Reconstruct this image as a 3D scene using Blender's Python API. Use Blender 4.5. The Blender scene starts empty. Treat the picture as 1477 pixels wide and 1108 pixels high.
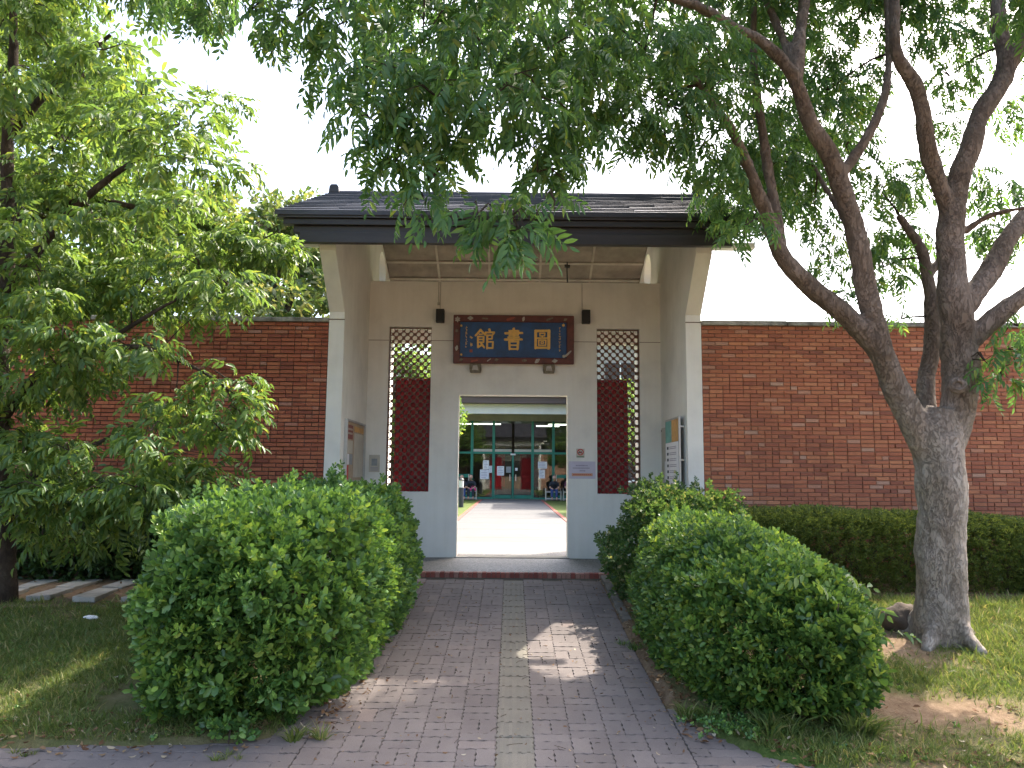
import bpy, bmesh, math, random
import numpy as np
from mathutils import Vector, Matrix, noise
from mathutils.geometry import tessellate_polygon

R = math.radians
random.seed(7)
rng = np.random.default_rng(11)
scene = bpy.context.scene
COL = scene.collection

# ------------------------------------------------------------------ camera
CAM_Z, PITCH, ROLL = 1.775, R(6.74), R(0.5)
cam = bpy.data.cameras.new('camera')
cam.sensor_width = 36.0
cam.lens = 1109.0 / 1477.0 * 36.0
cam.clip_start, cam.clip_end = 0.05, 2000
camo = bpy.data.objects.new('camera', cam)
COL.objects.link(camo)
camo.matrix_world = (Matrix.Translation((0, 0, CAM_Z)) @ Matrix.Rotation(R(90) + PITCH, 4, 'X')
                     @ Matrix.Rotation(ROLL, 4, 'Z'))
scene.camera = camo

# ------------------------------------------------------------------ sky, sun, exposure
SUN_EL, SUN_AZ = R(51), R(45)          # azimuth measured from +Y towards +X
world = bpy.data.worlds.new('World')
scene.world = world
world.use_nodes = True
wn = world.node_tree
sky = wn.nodes.new('ShaderNodeTexSky')
sky.sky_type = 'NISHITA'
sky.sun_disc = False
sky.sun_elevation = SUN_EL
sky.sun_rotation = SUN_AZ
sky.altitude = 20
sky.air_density = 1.0
sky.dust_density = 6.0
sky.ozone_density = 1.0
bg = wn.nodes['Background']
wn.links.new(sky.outputs[0], bg.inputs[0])
bg.inputs[1].default_value = 0.15
sun = bpy.data.lights.new('sun', 'SUN')
sun.energy = 2.3
sun.angle = R(0.6)
sun.color = (1.0, 0.93, 0.82)
suno = bpy.data.objects.new('sun', sun)
COL.objects.link(suno)
sd = Vector((math.sin(SUN_AZ) * math.cos(SUN_EL), math.cos(SUN_AZ) * math.cos(SUN_EL), math.sin(SUN_EL)))
suno.rotation_euler = (-sd).to_track_quat('-Z', 'Y').to_euler()
suno.location = (20, 20, 30)
vs = scene.view_settings
vs.view_transform = 'Standard'
vs.look = 'None'
vs.gamma = 1.0
vs.use_curve_mapping = False
vs.exposure = 2.3


def at(px, py, Y):
    """point at distance Y in front of the camera along the photo ray (px, py)"""
    x, y = (px - 738.5) / 1109.0, -(py - 554.0) / 1109.0
    c, s = math.cos(ROLL), math.sin(ROLL)
    x, y = c * x - s * y, s * x + c * y
    d = Vector((x, math.cos(PITCH) - y * math.sin(PITCH), math.sin(PITCH) + y * math.cos(PITCH)))
    return Vector((0, 0, CAM_Z)) + d * (Y / d.y)


# ------------------------------------------------------------------ materials
MATS = {}


def nodes_of(name):
    m = bpy.data.materials.new(name)
    m.use_nodes = True
    nt = m.node_tree
    b = nt.nodes['Principled BSDF']
    MATS[name] = m
    return m, nt, b


def N(nt, t, **kw):
    n = nt.nodes.new(t)
    for k, v in kw.items():
        if k in n.inputs.keys():
            n.inputs[k].default_value = v
        else:
            setattr(n, k, v)
    return n


def L(nt, a, b):
    nt.links.new(a, b)


def rgb(c):
    return (c[0], c[1], c[2], 1.0)


def ramp(nt, stops):
    r = nt.nodes.new('ShaderNodeValToRGB')
    e = r.color_ramp.elements
    while len(e) < len(stops):
        e.new(0.5)
    for i, (p, c) in enumerate(stops):
        e[i].position = p
        e[i].color = rgb(c)
    return r


def mixc(nt, fac, a, b, mode='MIX'):
    m = nt.nodes.new('ShaderNodeMix')
    m.data_type = 'RGBA'
    m.blend_type = mode
    for sock, v in ((m.inputs[0], fac), (m.inputs[6], a), (m.inputs[7], b)):
        if hasattr(v, 'is_linked'):
            L(nt, v, sock)
        elif isinstance(v, (int, float)):
            sock.default_value = v
        else:
            sock.default_value = rgb(v)
    return m.outputs[2]


def pos_coord(nt, scale=(1, 1, 1)):
    g = nt.nodes.new('ShaderNodeNewGeometry')
    mp = nt.nodes.new('ShaderNodeMapping')
    mp.inputs['Scale'].default_value = scale
    L(nt, g.outputs['Position'], mp.inputs['Vector'])
    return mp.outputs[0]


def simple(name, c, rough=0.7, var=0.25, scale=6.0, bump=0.0, bscale=60.0, c2=None, metal=0.0, spec=0.5,
           stretch=(1, 1, 1)):
    """base colour broken up by two octaves of noise, with fine relief"""
    m, nt, b = nodes_of(name)
    co = pos_coord(nt, stretch)
    n1 = N(nt, 'ShaderNodeTexNoise', Scale=scale, Detail=6.0, Roughness=0.65)
    L(nt, co, n1.inputs['Vector'])
    lo = tuple(v * (1 - var) for v in c) if c2 is None else c2
    hi = tuple(min(1, v * (1 + var * 0.6)) for v in c) if c2 is None else c
    r = ramp(nt, [(0.3, lo), (0.7, hi)])
    L(nt, n1.outputs['Fac'], r.inputs[0])
    L(nt, r.outputs[0], b.inputs['Base Color'])
    b.inputs['Roughness'].default_value = rough
    b.inputs['Metallic'].default_value = metal
    b.inputs['Specular IOR Level'].default_value = spec
    if bump:
        n2 = N(nt, 'ShaderNodeTexNoise', Scale=bscale, Detail=4.0, Roughness=0.6)
        L(nt, co, n2.inputs['Vector'])
        bp = N(nt, 'ShaderNodeBump', Strength=bump, Distance=0.01)
        L(nt, n2.outputs['Fac'], bp.inputs['Height'])
        L(nt, bp.outputs[0], b.inputs['Normal'])
    return m


def piece_mat(name, stops, rough=0.85, bump=0.5, bscale=90.0, dirt=0.35, dscale=3.0, dirtc=(0.06, 0.05, 0.045), grain=(1, 1, 1)):
    """every piece (object or island) takes its own colour from the ramp"""
    m, nt, b = nodes_of(name)
    oi = nt.nodes.new('ShaderNodeObjectInfo')
    ge = nt.nodes.new('ShaderNodeNewGeometry')
    ad = N(nt, 'ShaderNodeMath', operation='ADD')
    L(nt, oi.outputs['Random'], ad.inputs[0])
    L(nt, ge.outputs['Random Per Island'], ad.inputs[1])
    fr = N(nt, 'ShaderNodeMath', operation='FRACT')
    L(nt, ad.outputs[0], fr.inputs[0])
    r = ramp(nt, stops)
    L(nt, fr.outputs[0], r.inputs[0])
    co = pos_coord(nt, grain)
    n1 = N(nt, 'ShaderNodeTexNoise', Scale=dscale, Detail=8.0, Roughness=0.7)
    L(nt, co, n1.inputs['Vector'])
    r1 = ramp(nt, [(0.45, (0, 0, 0)), (0.75, (1, 1, 1))])
    L(nt, n1.outputs['Fac'], r1.inputs[0])
    mu = N(nt, 'ShaderNodeMath', operation='MULTIPLY')
    L(nt, r1.outputs[0], mu.inputs[0])
    mu.inputs[1].default_value = dirt
    c = mixc(nt, mu.outputs[0], r.outputs[0], dirtc)
    n2 = N(nt, 'ShaderNodeTexNoise', Scale=bscale, Detail=5.0, Roughness=0.7)
    L(nt, co, n2.inputs['Vector'])
    r2 = ramp(nt, [(0.3, (0.72, 0.72, 0.72)), (0.7, (1.12, 1.12, 1.12))])
    L(nt, n2.outputs['Fac'], r2.inputs[0])
    c = mixc(nt, 1.0, c, r2.outputs[0], 'MULTIPLY')
    n4 = N(nt, 'ShaderNodeTexNoise', Scale=0.9, Detail=5.0, Roughness=0.65, Distortion=0.4)   # broad weathering
    L(nt, co, n4.inputs['Vector'])
    r4 = ramp(nt, [(0.32, (0.80, 0.79, 0.80)), (0.5, (1.0, 1.0, 1.0)), (0.68, (1.12, 1.13, 1.14))])
    L(nt, n4.outputs['Fac'], r4.inputs[0])
    c = mixc(nt, 1.0, c, r4.outputs[0], 'MULTIPLY')
    L(nt, c, b.inputs['Base Color'])
    b.inputs['Roughness'].default_value = rough
    bp = N(nt, 'ShaderNodeBump', Strength=bump, Distance=0.004)
    L(nt, n2.outputs['Fac'], bp.inputs['Height'])
    L(nt, bp.outputs[0], b.inputs['Normal'])
    return m


def leaf_mat(name, stops, rough=0.42, trans=0.35, tint=(1.25, 1.15, 0.35), spec=0.5):
    m, nt, b = nodes_of(name)
    ge = nt.nodes.new('ShaderNodeNewGeometry')
    r = ramp(nt, stops)
    L(nt, ge.outputs['Random Per Island'], r.inputs[0])
    L(nt, r.outputs[0], b.inputs['Base Color'])
    b.inputs['Roughness'].default_value = rough
    b.inputs['Specular IOR Level'].default_value = spec
    tr = nt.nodes.new('ShaderNodeBsdfTranslucent')
    tc = mixc(nt, 1.0, r.outputs[0], tint, 'MULTIPLY')
    br = N(nt, 'ShaderNodeBrightContrast')
    L(nt, tc, br.inputs[0])
    br.inputs['Bright'].default_value = 0.02
    L(nt, br.outputs[0], tr.inputs['Color'])
    ms = nt.nodes.new('ShaderNodeMixShader')
    ms.inputs[0].default_value = trans
    L(nt, b.outputs[0], ms.inputs[1])
    L(nt, tr.outputs[0], ms.inputs[2])
    L(nt, ms.outputs[0], nt.nodes['Material Output'].inputs['Surface'])
    return m


def plaster(name, c):
    m, nt, b = nodes_of(name)
    co = pos_coord(nt)
    n1 = N(nt, 'ShaderNodeTexNoise', Scale=1.3, Detail=7.0, Roughness=0.6)
    L(nt, co, n1.inputs['Vector'])
    r = ramp(nt, [(0.28, tuple(v * 0.80 for v in c)), (0.5, tuple(v * 0.95 for v in c)), (0.65, c)])
    L(nt, n1.outputs['Fac'], r.inputs[0])
    co2 = pos_coord(nt, (9, 9, 0.5))                       # faint rain streaks
    n3 = N(nt, 'ShaderNodeTexNoise', Scale=1.0, Detail=5.0, Roughness=0.6)
    L(nt, co2, n3.inputs['Vector'])
    r3 = ramp(nt, [(0.3, (0.955, 0.95, 0.94)), (0.6, (1, 1, 1))])
    L(nt, n3.outputs['Fac'], r3.inputs[0])
    L(nt, mixc(nt, 1.0, r.outputs[0], r3.outputs[0], 'MULTIPLY'), b.inputs['Base Color'])
    b.inputs['Roughness'].default_value = 0.9
    n2 = N(nt, 'ShaderNodeTexNoise', Scale=35.0, Detail=6.0, Roughness=0.7)
    L(nt, co, n2.inputs['Vector'])
    bp = N(nt, 'ShaderNodeBump', Strength=0.25, Distance=0.01)
    L(nt, n2.outputs['Fac'], bp.inputs['Height'])
    L(nt, bp.outputs[0], b.inputs['Normal'])
    return m


def bark_mat(name, lo, mid, hi, sc=7.0, upper=None):
    m, nt, b = nodes_of(name)
    co = pos_coord(nt, (1, 1, 0.42))
    v = N(nt, 'ShaderNodeTexVoronoi', Scale=sc * 3.4, feature='DISTANCE_TO_EDGE')
    nz = N(nt, 'ShaderNodeTexNoise', Scale=sc, Detail=8.0, Roughness=0.75, Distortion=0.6)
    L(nt, co, nz.inputs['Vector'])
    wob = mixc(nt, 0.3, co, nz.outputs['Color'])
    L(nt, wob, v.inputs['Vector'])
    r = ramp(nt, [(0.28, lo), (0.48, mid), (0.72, hi)])
    L(nt, nz.outputs['Fac'], r.inputs[0])
    rv = ramp(nt, [(0.0, (0.5, 0.46, 0.43)), (0.06, (1, 1, 1))])
    L(nt, v.outputs['Distance'], rv.inputs[0])
    big = N(nt, 'ShaderNodeTexNoise', Scale=2.6, Detail=3.0)
    L(nt, co, big.inputs['Vector'])
    rb = ramp(nt, [(0.35, (0.72, 0.68, 0.62)), (0.65, (1.15, 1.15, 1.15))])
    L(nt, big.outputs['Fac'], rb.inputs[0])
    c = mixc(nt, 0.5, r.outputs[0], rv.outputs[0], 'MULTIPLY')
    c = mixc(nt, 1.0, c, rb.outputs[0], 'MULTIPLY')
    if upper:                                              # colour multiplied darker with height, from about the fork
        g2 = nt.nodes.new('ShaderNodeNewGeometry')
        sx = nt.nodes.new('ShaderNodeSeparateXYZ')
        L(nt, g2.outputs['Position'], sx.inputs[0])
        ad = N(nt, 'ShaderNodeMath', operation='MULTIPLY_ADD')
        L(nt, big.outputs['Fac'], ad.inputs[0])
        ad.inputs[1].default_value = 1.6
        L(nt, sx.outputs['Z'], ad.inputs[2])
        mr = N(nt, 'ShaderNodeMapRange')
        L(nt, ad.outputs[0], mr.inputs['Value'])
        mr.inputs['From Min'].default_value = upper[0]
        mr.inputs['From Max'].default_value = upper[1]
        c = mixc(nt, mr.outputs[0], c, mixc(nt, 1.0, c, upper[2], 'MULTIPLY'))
    L(nt, c, b.inputs['Base Color'])
    b.inputs['Roughness'].default_value = 0.95
    b.inputs['Specular IOR Level'].default_value = 0.2
    h = N(nt, 'ShaderNodeMath', operation='ADD')
    L(nt, rv.outputs[0], h.inputs[0])
    L(nt, nz.outputs['Fac'], h.inputs[1])
    bp = N(nt, 'ShaderNodeBump', Strength=0.9, Distance=0.02)
    L(nt, h.outputs[0], bp.inputs['Height'])
    L(nt, bp.outputs[0], b.inputs['Normal'])
    return m


plaster('plaster', (0.81, 0.795, 0.745))
simple('roof_dark', (0.042, 0.037, 0.041), 0.40, 0.45, 5, 0.15, 40, stretch=(0.6, 4, 4))
simple('fascia_dark', (0.034, 0.029, 0.03), 0.5, 0.4, 4, 0.1, 40, stretch=(0.4, 3, 3))
simple('ceiling_board', (0.185, 0.155, 0.122), 0.85, 0.4, 2.5, 0.1, 30)
simple('ceiling_batten', (0.30, 0.265, 0.215), 0.8, 0.25, 3)
simple('lattice_clay', (0.15, 0.058, 0.036), 0.55, 0.35, 9, 0.2, 70)
simple('door_red', (0.55, 0.022, 0.034), 0.5, 0.25, 3, 0.1, 50, stretch=(6, 6, 0.6))
simple('speaker_black', (0.012, 0.012, 0.013), 0.55, 0.2, 20)
simple('sign_frame', (0.11, 0.022, 0.016), 0.5, 0.5, 9, 0.15, 40)
simple('sign_blue', (0.004, 0.062, 0.20), 0.5, 0.4, 7)
simple('gold', (0.74, 0.46, 0.12), 0.45, 0.2, 18)
simple('sign_relief', (0.42, 0.4, 0.37), 0.6, 0.35, 25)
simple('sign_relief_red', (0.3, 0.06, 0.04), 0.6, 0.35, 25)
simple('bracket', (0.2, 0.17, 0.12), 0.7, 0.6, 25, 0.5, 50)
simple('coping', (0.42, 0.41, 0.37), 0.95, 0.6, 7, 0.8, 30, c2=(0.10, 0.095, 0.085))
simple('mortar_pale', (0.30, 0.175, 0.125), 0.95, 0.3, 6, 0.4, 80)
simple('mortar_dark', (0.14, 0.085, 0.065), 0.95, 0.4, 6, 0.4, 80)
BR = [(0.0, (0.26, 0.090, 0.055)), (0.15, (0.35, 0.115, 0.062)), (0.45, (0.40, 0.138, 0.072)),
      (0.78, (0.44, 0.165, 0.083)), (0.92, (0.49, 0.20, 0.10)), (0.96, (0.44, 0.21, 0.135)), (1.0, (0.46, 0.28, 0.20))]
piece_mat('brick', BR, 0.88, 0.5, 60, 0.2, 2.2, (0.12, 0.05, 0.035))
BR2 = [(p, (c[0] * 1.05, c[1] * 0.92, c[2] * 0.97)) for p, c in BR]
piece_mat('brick_left', BR2, 0.88, 0.5, 60, 0.3, 2.0, (0.12, 0.05, 0.035))
piece_mat('edge_brick', [(0, (0.25, 0.06, 0.045)), (0.6, (0.33, 0.10, 0.07)), (1, (0.42, 0.24, 0.19))], 0.85)
PV = [(0.0, (0.150, 0.123, 0.112)), (0.5, (0.170, 0.140, 0.128)), (0.94, (0.188, 0.155, 0.141)), (1.0, (0.22, 0.168, 0.145))]
piece_mat('paver', PV, 0.86, 0.5, 140, 0.45, 2.3, (0.10, 0.083, 0.075))
piece_mat('tactile', [(0, (0.165, 0.148, 0.118)), (0.5, (0.185, 0.165, 0.13)), (1, (0.205, 0.18, 0.142))], 0.85, 0.5, 140, 0.5, 3, (0.12, 0.105, 0.085))
simple('joint_soil', (0.10, 0.08, 0.065), 1.0, 0.5, 12, 0.5, 60, c2=(0.05, 0.05, 0.032))
simple('concrete', (0.34, 0.33, 0.3), 0.92, 0.3, 5, 0.5, 70)
simple('slab_stone', (0.30, 0.285, 0.25), 0.92, 0.35, 4, 0.5, 60)
simple('kerb_stone', (0.17, 0.15, 0.125), 0.95, 0.4, 6, 0.6, 50)
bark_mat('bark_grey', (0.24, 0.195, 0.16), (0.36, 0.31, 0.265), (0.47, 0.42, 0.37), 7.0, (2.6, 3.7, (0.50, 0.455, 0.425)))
bark_mat('bark_dark', (0.03, 0.022, 0.016), (0.065, 0.05, 0.038), (0.12, 0.095, 0.07), 9)
simple('rock', (0.075, 0.055, 0.04), 0.95, 0.5, 8, 0.8, 30)
leaf_mat('leaf_bush', [(0.00, (0.041, 0.098, 0.030)), (0.30, (0.078, 0.172, 0.044)), (0.65, (0.121, 0.241, 0.055)), (0.90, (0.178, 0.316, 0.067)), (1.00, (0.276, 0.402, 0.086))], 0.36, 0.3)
leaf_mat('leaf_bush_right', [(0.00, (0.038, 0.092, 0.026)), (0.35, (0.072, 0.153, 0.035)), (0.75, (0.118, 0.226, 0.044)), (1.00, (0.254, 0.342, 0.065))], 0.36, 0.3)
leaf_mat('leaf_young', [(0.0, (0.12, 0.24, 0.045)), (0.6, (0.18, 0.31, 0.055)), (1.0, (0.27, 0.36, 0.07))], 0.36, 0.35)
leaf_mat('leaf_bush_pale', [(0.00, (0.040, 0.095, 0.025)), (0.50, (0.075, 0.150, 0.038)), (0.88, (0.120, 0.200, 0.050)), (1.00, (0.400, 0.380, 0.220))], 0.42, 0.35)
leaf_mat('leaf_hedge', [(0.00, (0.057, 0.092, 0.023)), (0.50, (0.098, 0.149, 0.030)), (1.00, (0.172, 0.218, 0.041))], 0.6, 0.35)
leaf_mat('leaf_right_tree', [(0.00, (0.048, 0.127, 0.043)), (0.50, (0.080, 0.182, 0.055)), (0.90, (0.117, 0.230, 0.062)), (1.00, (0.220, 0.279, 0.056))], 0.42, 0.5, (1.35, 1.25, 0.45))
leaf_mat('leaf_left_tree', [(0.00, (0.065, 0.138, 0.039)), (0.50, (0.104, 0.198, 0.050)), (0.90, (0.156, 0.248, 0.055)), (1.00, (0.234, 0.286, 0.061))], 0.42, 0.5, (1.35, 1.2, 0.4))
leaf_mat('leaf_far', [(0.0, (0.06, 0.12, 0.03)), (0.5, (0.11, 0.18, 0.045)), (1.0, (0.30, 0.30, 0.17))], 0.5, 0.4)
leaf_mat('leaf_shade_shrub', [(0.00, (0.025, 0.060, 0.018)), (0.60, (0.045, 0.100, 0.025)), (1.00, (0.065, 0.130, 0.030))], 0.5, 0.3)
leaf_mat('grass_blade', [(0.0, (0.075, 0.12, 0.026)), (0.45, (0.12, 0.17, 0.038)), (0.78, (0.165, 0.205, 0.05)), (1.0, (0.34, 0.29, 0.15))], 0.6, 0.35, (1.2, 1.15, 0.5), 0.3)
leaf_mat('litter', [(0.0, (0.10, 0.045, 0.022)), (0.5, (0.20, 0.11, 0.055)), (0.85, (0.32, 0.22, 0.12)), (1.0, (0.5, 0.44, 0.33))], 0.8, 0.15, (1, 1, 1), 0.2)
simple('twig', (0.07, 0.05, 0.035), 0.9, 0.4, 20)
simple('green_frame', (0.012, 0.19, 0.135), 0.4, 0.15, 3)
simple('library_brown', (0.12, 0.085, 0.075), 0.8, 0.3, 2, stretch=(0.3, 1, 6))
simple('white_paint', (0.78, 0.77, 0.74), 0.7, 0.08, 2)
simple('soffit', (0.34, 0.32, 0.28), 0.85, 0.15, 2)
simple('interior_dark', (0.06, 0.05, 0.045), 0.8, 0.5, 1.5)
simple('interior_red', (0.34, 0.015, 0.025), 0.7, 0.3, 1.5)
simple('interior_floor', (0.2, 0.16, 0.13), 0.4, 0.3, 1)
simple('paper', (0.78, 0.78, 0.8), 0.8, 0.06, 6)
simple('ink', (0.05, 0.06, 0.08), 0.8, 0.1, 6)
simple('lavender', (0.56, 0.52, 0.62), 0.6, 0.06, 6)
simple('ink_soft', (0.33, 0.3, 0.38), 0.7, 0.1, 6)
simple('orange_band', (0.6, 0.33, 0.2), 0.7, 0.1, 6)
simple('red_ink', (0.5, 0.04, 0.03), 0.7, 0.1, 6)
simple('green_ink', (0.08, 0.2, 0.1), 0.7, 0.1, 6)
simple('poster_maroon', (0.22, 0.05, 0.04), 0.6, 0.2, 15)
simple('poster_wood', (0.42, 0.32, 0.22), 0.7, 0.2, 10)
simple('poster_beige', (0.52, 0.48, 0.40), 0.7, 0.15, 6)
simple('poster_grey', (0.28, 0.3, 0.31), 0.6, 0.2, 12)
simple('poster_teal', (0.16, 0.4, 0.36), 0.6, 0.35, 9)
simple('poster_orange', (0.62, 0.34, 0.11), 0.6, 0.3, 9)
simple('aluminium', (0.5, 0.5, 0.49), 0.4, 0.1, 10, metal=0.7)
simple('steel', (0.62, 0.6, 0.57), 0.35, 0.1, 10, metal=0.6)
simple('bollard_grey', (0.045, 0.05, 0.06), 0.5, 0.15, 8)
simple('cable', (0.45, 0.44, 0.4), 0.7, 0.1, 10)
simple('cable_dark', (0.03, 0.03, 0.03), 0.7, 0.1, 10)
simple('skin', (0.52, 0.31, 0.22), 0.6, 0.1, 10)
simple('hair', (0.015, 0.012, 0.01), 0.5, 0.3, 30)
simple('cloth_dark', (0.025, 0.03, 0.04), 0.9, 0.3, 12)
simple('cloth_blue', (0.04, 0.07, 0.2), 0.9, 0.3, 12)
simple('cloth_purple', (0.17, 0.06, 0.1), 0.9, 0.3, 12)
simple('cloth_pink', (0.62, 0.07, 0.22), 0.8, 0.2, 12)
simple('courtyard_paving', (0.105, 0.104, 0.102), 0.85, 0.15, 2, 0.3, 60)


def glass_mat():
    m, nt, b = nodes_of('glass')
    tr = nt.nodes.new('ShaderNodeBsdfTransparent')
    tr.inputs[0].default_value = (0.72, 0.78, 0.75, 1)
    gl = nt.nodes.new('ShaderNodeBsdfGlossy')
    gl.inputs['Roughness'].default_value = 0.02
    fr = N(nt, 'ShaderNodeFresnel', IOR=1.7)
    ms = nt.nodes.new('ShaderNodeMixShader')
    L(nt, fr.outputs[0], ms.inputs[0])
    L(nt, tr.outputs[0], ms.inputs[1])
    L(nt, gl.outputs[0], ms.inputs[2])
    L(nt, ms.outputs[0], nt.nodes['Material Output'].inputs['Surface'])


glass_mat()


def emission(name, c, s):
    m, nt, b = nodes_of(name)
    b.inputs['Base Color'].default_value = rgb(c)
    b.inputs['Emission Color'].default_value = rgb(c)
    b.inputs['Emission Strength'].default_value = s


emission('tube_light', (1.0, 0.97, 0.85), 1.6)


def pebble_mat():
    m, nt, b = nodes_of('pebble_wash')
    co = pos_coord(nt)
    v = N(nt, 'ShaderNodeTexVoronoi', Scale=85.0)
    L(nt, co, v.inputs['Vector'])
    sp = N(nt, 'ShaderNodeSeparateColor')
    L(nt, v.outputs['Color'], sp.inputs[0])
    r = ramp(nt, [(0.0, (0.05, 0.05, 0.047)), (0.5, (0.145, 0.143, 0.135)), (1.0, (0.29, 0.28, 0.26))])
    L(nt, sp.outputs[0], r.inputs[0])
    L(nt, r.outputs[0], b.inputs['Base Color'])
    b.inputs['Roughness'].default_value = 0.6
    bp = N(nt, 'ShaderNodeBump', Strength=0.6, Distance=0.006)
    bp.invert = True
    L(nt, v.outputs['Distance'], bp.inputs['Height'])
    L(nt, bp.outputs[0], b.inputs['Normal'])


pebble_mat()


def ground_mat():
    m, nt, b = nodes_of('ground_mix')
    co = pos_coord(nt)
    n1 = N(nt, 'ShaderNodeTexNoise', Scale=9.0, Detail=8.0, Roughness=0.75)
    L(nt, co, n1.inputs['Vector'])
    soil = ramp(nt, [(0.25, (0.10, 0.062, 0.038)), (0.5, (0.19, 0.13, 0.082)), (0.8, (0.30, 0.22, 0.15))])
    L(nt, n1.outputs['Fac'], soil.inputs[0])
    n2 = N(nt, 'ShaderNodeTexNoise', Scale=45.0, Detail=5.0, Roughness=0.7)
    L(nt, co, n2.inputs['Vector'])
    gr = ramp(nt, [(0.3, (0.035, 0.06, 0.015)), (0.55, (0.075, 0.115, 0.027)), (0.8, (0.14, 0.15, 0.055))])
    L(nt, n2.outputs['Fac'], gr.inputs[0])
    a = N(nt, 'ShaderNodeAttribute', attribute_name='grass')
    c = mixc(nt, a.outputs['Fac'], soil.outputs[0], gr.outputs[0])
    L(nt, c, b.inputs['Base Color'])
    b.inputs['Roughness'].default_value = 1.0
    b.inputs['Specular IOR Level'].default_value = 0.1
    bp = N(nt, 'ShaderNodeBump', Strength=0.9, Distance=0.02)
    L(nt, n2.outputs['Fac'], bp.inputs['Height'])
    L(nt, bp.outputs[0], b.inputs['Normal'])


ground_mat()


# ------------------------------------------------------------------ mesh helpers
class MB:
    def __init__(s):
        s.v, s.f = [], []

    def add(s, vs, fs):
        o = len(s.v)
        s.v += [tuple(p) for p in vs]
        s.f += [tuple(i + o for i in f) for f in fs]
        return s

    def box(s, x0, x1, y0, y1, z0, z1):
        p = [(x, y, z) for z in (z0, z1) for y in (y0, y1) for x in (x0, x1)]
        return s.add(p, [(0, 2, 3, 1), (4, 5, 7, 6), (0, 1, 5, 4), (2, 6, 7, 3), (0, 4, 6, 2), (1, 3, 7, 5)])

    def plate(s, outer, holes, axis, a, b):
        """prism of a polygon with holes; 2-D coords are the two other axes, extruded along axis from a to b"""
        loops = [outer] + list(holes)

        def P(q, w):
            return {'x': (w, q[0], q[1]), 'y': (q[0], w, q[1]), 'z': (q[0], q[1], w)}[axis]
        flat = [q for l in loops for q in l]
        tris = tessellate_polygon([[Vector((q[0], q[1], 0)) for q in l] for l in loops])
        n = len(flat)
        fs = [tuple(t) for t in tris] + [tuple(i + n for i in reversed(t)) for t in tris]
        o = 0
        for l in loops:
            k = len(l)
            for i in range(k):
                j = (i + 1) % k
                fs.append((o + i, o + j, o + j + n, o + i + n))
            o += k
        s.add([P(q, a) for q in flat] + [P(q, b) for q in flat], fs)
        return s

    def tube(s, pts, rad, n=8, wob=0.0, cap=True):
        pts = [Vector(p) for p in pts]
        rings, prev = [], None
        for i, p in enumerate(pts):
            t = (pts[min(i + 1, len(pts) - 1)] - pts[max(i - 1, 0)]).normalized()
            if prev is None:
                u = t.orthogonal().normalized()
            else:
                u = (prev - t * prev.dot(t)).normalized()
            prev = u
            w = t.cross(u)
            r = rad[i] if hasattr(rad, '__len__') else rad
            ring = []
            for k in range(n):
                a = 2 * math.pi * k / n
                rr = r
                if wob:
                    q = p + (u * math.cos(a) + w * math.sin(a)) * r
                    rr = r * (1 + wob * noise.noise(q * 3.1))
                ring.append(p + (u * math.cos(a) + w * math.sin(a)) * rr)
            rings.append(ring)
        vs = [q for r in rings for q in r]
        fs = []
        for i in range(len(pts) - 1):
            for k in range(n):
                a, b2 = i * n + k, i * n + (k + 1) % n
                fs.append((a, b2, b2 + n, a + n))
        if cap:
            fs.append(tuple(reversed(range(n))))
            fs.append(tuple(range(len(vs) - n, len(vs))))
        return s.add(vs, fs)

    def build(s, name, mat, parent=None, smooth=False, bevel=0.0):
        me = bpy.data.meshes.new(name)
        me.from_pydata(s.v, [], s.f)
        bm = bmesh.new()
        bm.from_mesh(me)
        bmesh.ops.recalc_face_normals(bm, faces=bm.faces[:])
        bm.to_mesh(me)
        bm.free()
        me.materials.append(MATS[mat])
        if smooth:
            me.polygons.foreach_set('use_smooth', [True] * len(me.polygons))
        o = bpy.data.objects.new(name, me)
        COL.objects.link(o)
        o.parent = parent
        if bevel:
            b = o.modifiers.new('bevel', 'BEVEL')
            b.width = bevel
            b.segments = 2
            b.limit_method = 'ANGLE'
        return o


def tag(o, label=None, cat=None, group=None, kind=None):
    for k, v in (('label', label), ('category', cat), ('group', group), ('kind', kind)):
        if v:
            o[k] = v
    return o


def thing(name, label, cat, group=None, loc=(0, 0, 0)):
    o = bpy.data.objects.new(name, None)
    COL.objects.link(o)
    o.location = loc
    o.empty_display_size = 0.2
    return tag(o, label, cat, group)


def link_mesh(name, me, parent=None, loc=None, rot=None):
    o = bpy.data.objects.new(name, me)
    COL.objects.link(o)
    o.parent = parent
    if loc is not None:
        o.location = loc
    if rot is not None:
        o.rotation_euler = rot
    return o


def mesh_np(name, v, f, mat, parent=None, smooth=False):
    """v (n,3), f (m,3) arrays"""
    me = bpy.data.meshes.new(name)
    me.vertices.add(len(v))
    me.vertices.foreach_set('co', np.ascontiguousarray(v, dtype=np.float32).ravel())
    me.loops.add(len(f) * 3)
    me.loops.foreach_set('vertex_index', np.ascontiguousarray(f, dtype=np.int32).ravel())
    me.polygons.add(len(f))
    me.polygons.foreach_set('loop_start', np.arange(0, len(f) * 3, 3, dtype=np.int32))
    if smooth:
        me.polygons.foreach_set('use_smooth', np.ones(len(f), dtype=bool))
    me.materials.append(MATS[mat])
    me.update(calc_edges=True)
    o = bpy.data.objects.new(name, me)
    COL.objects.link(o)
    o.parent = parent
    return o


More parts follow.
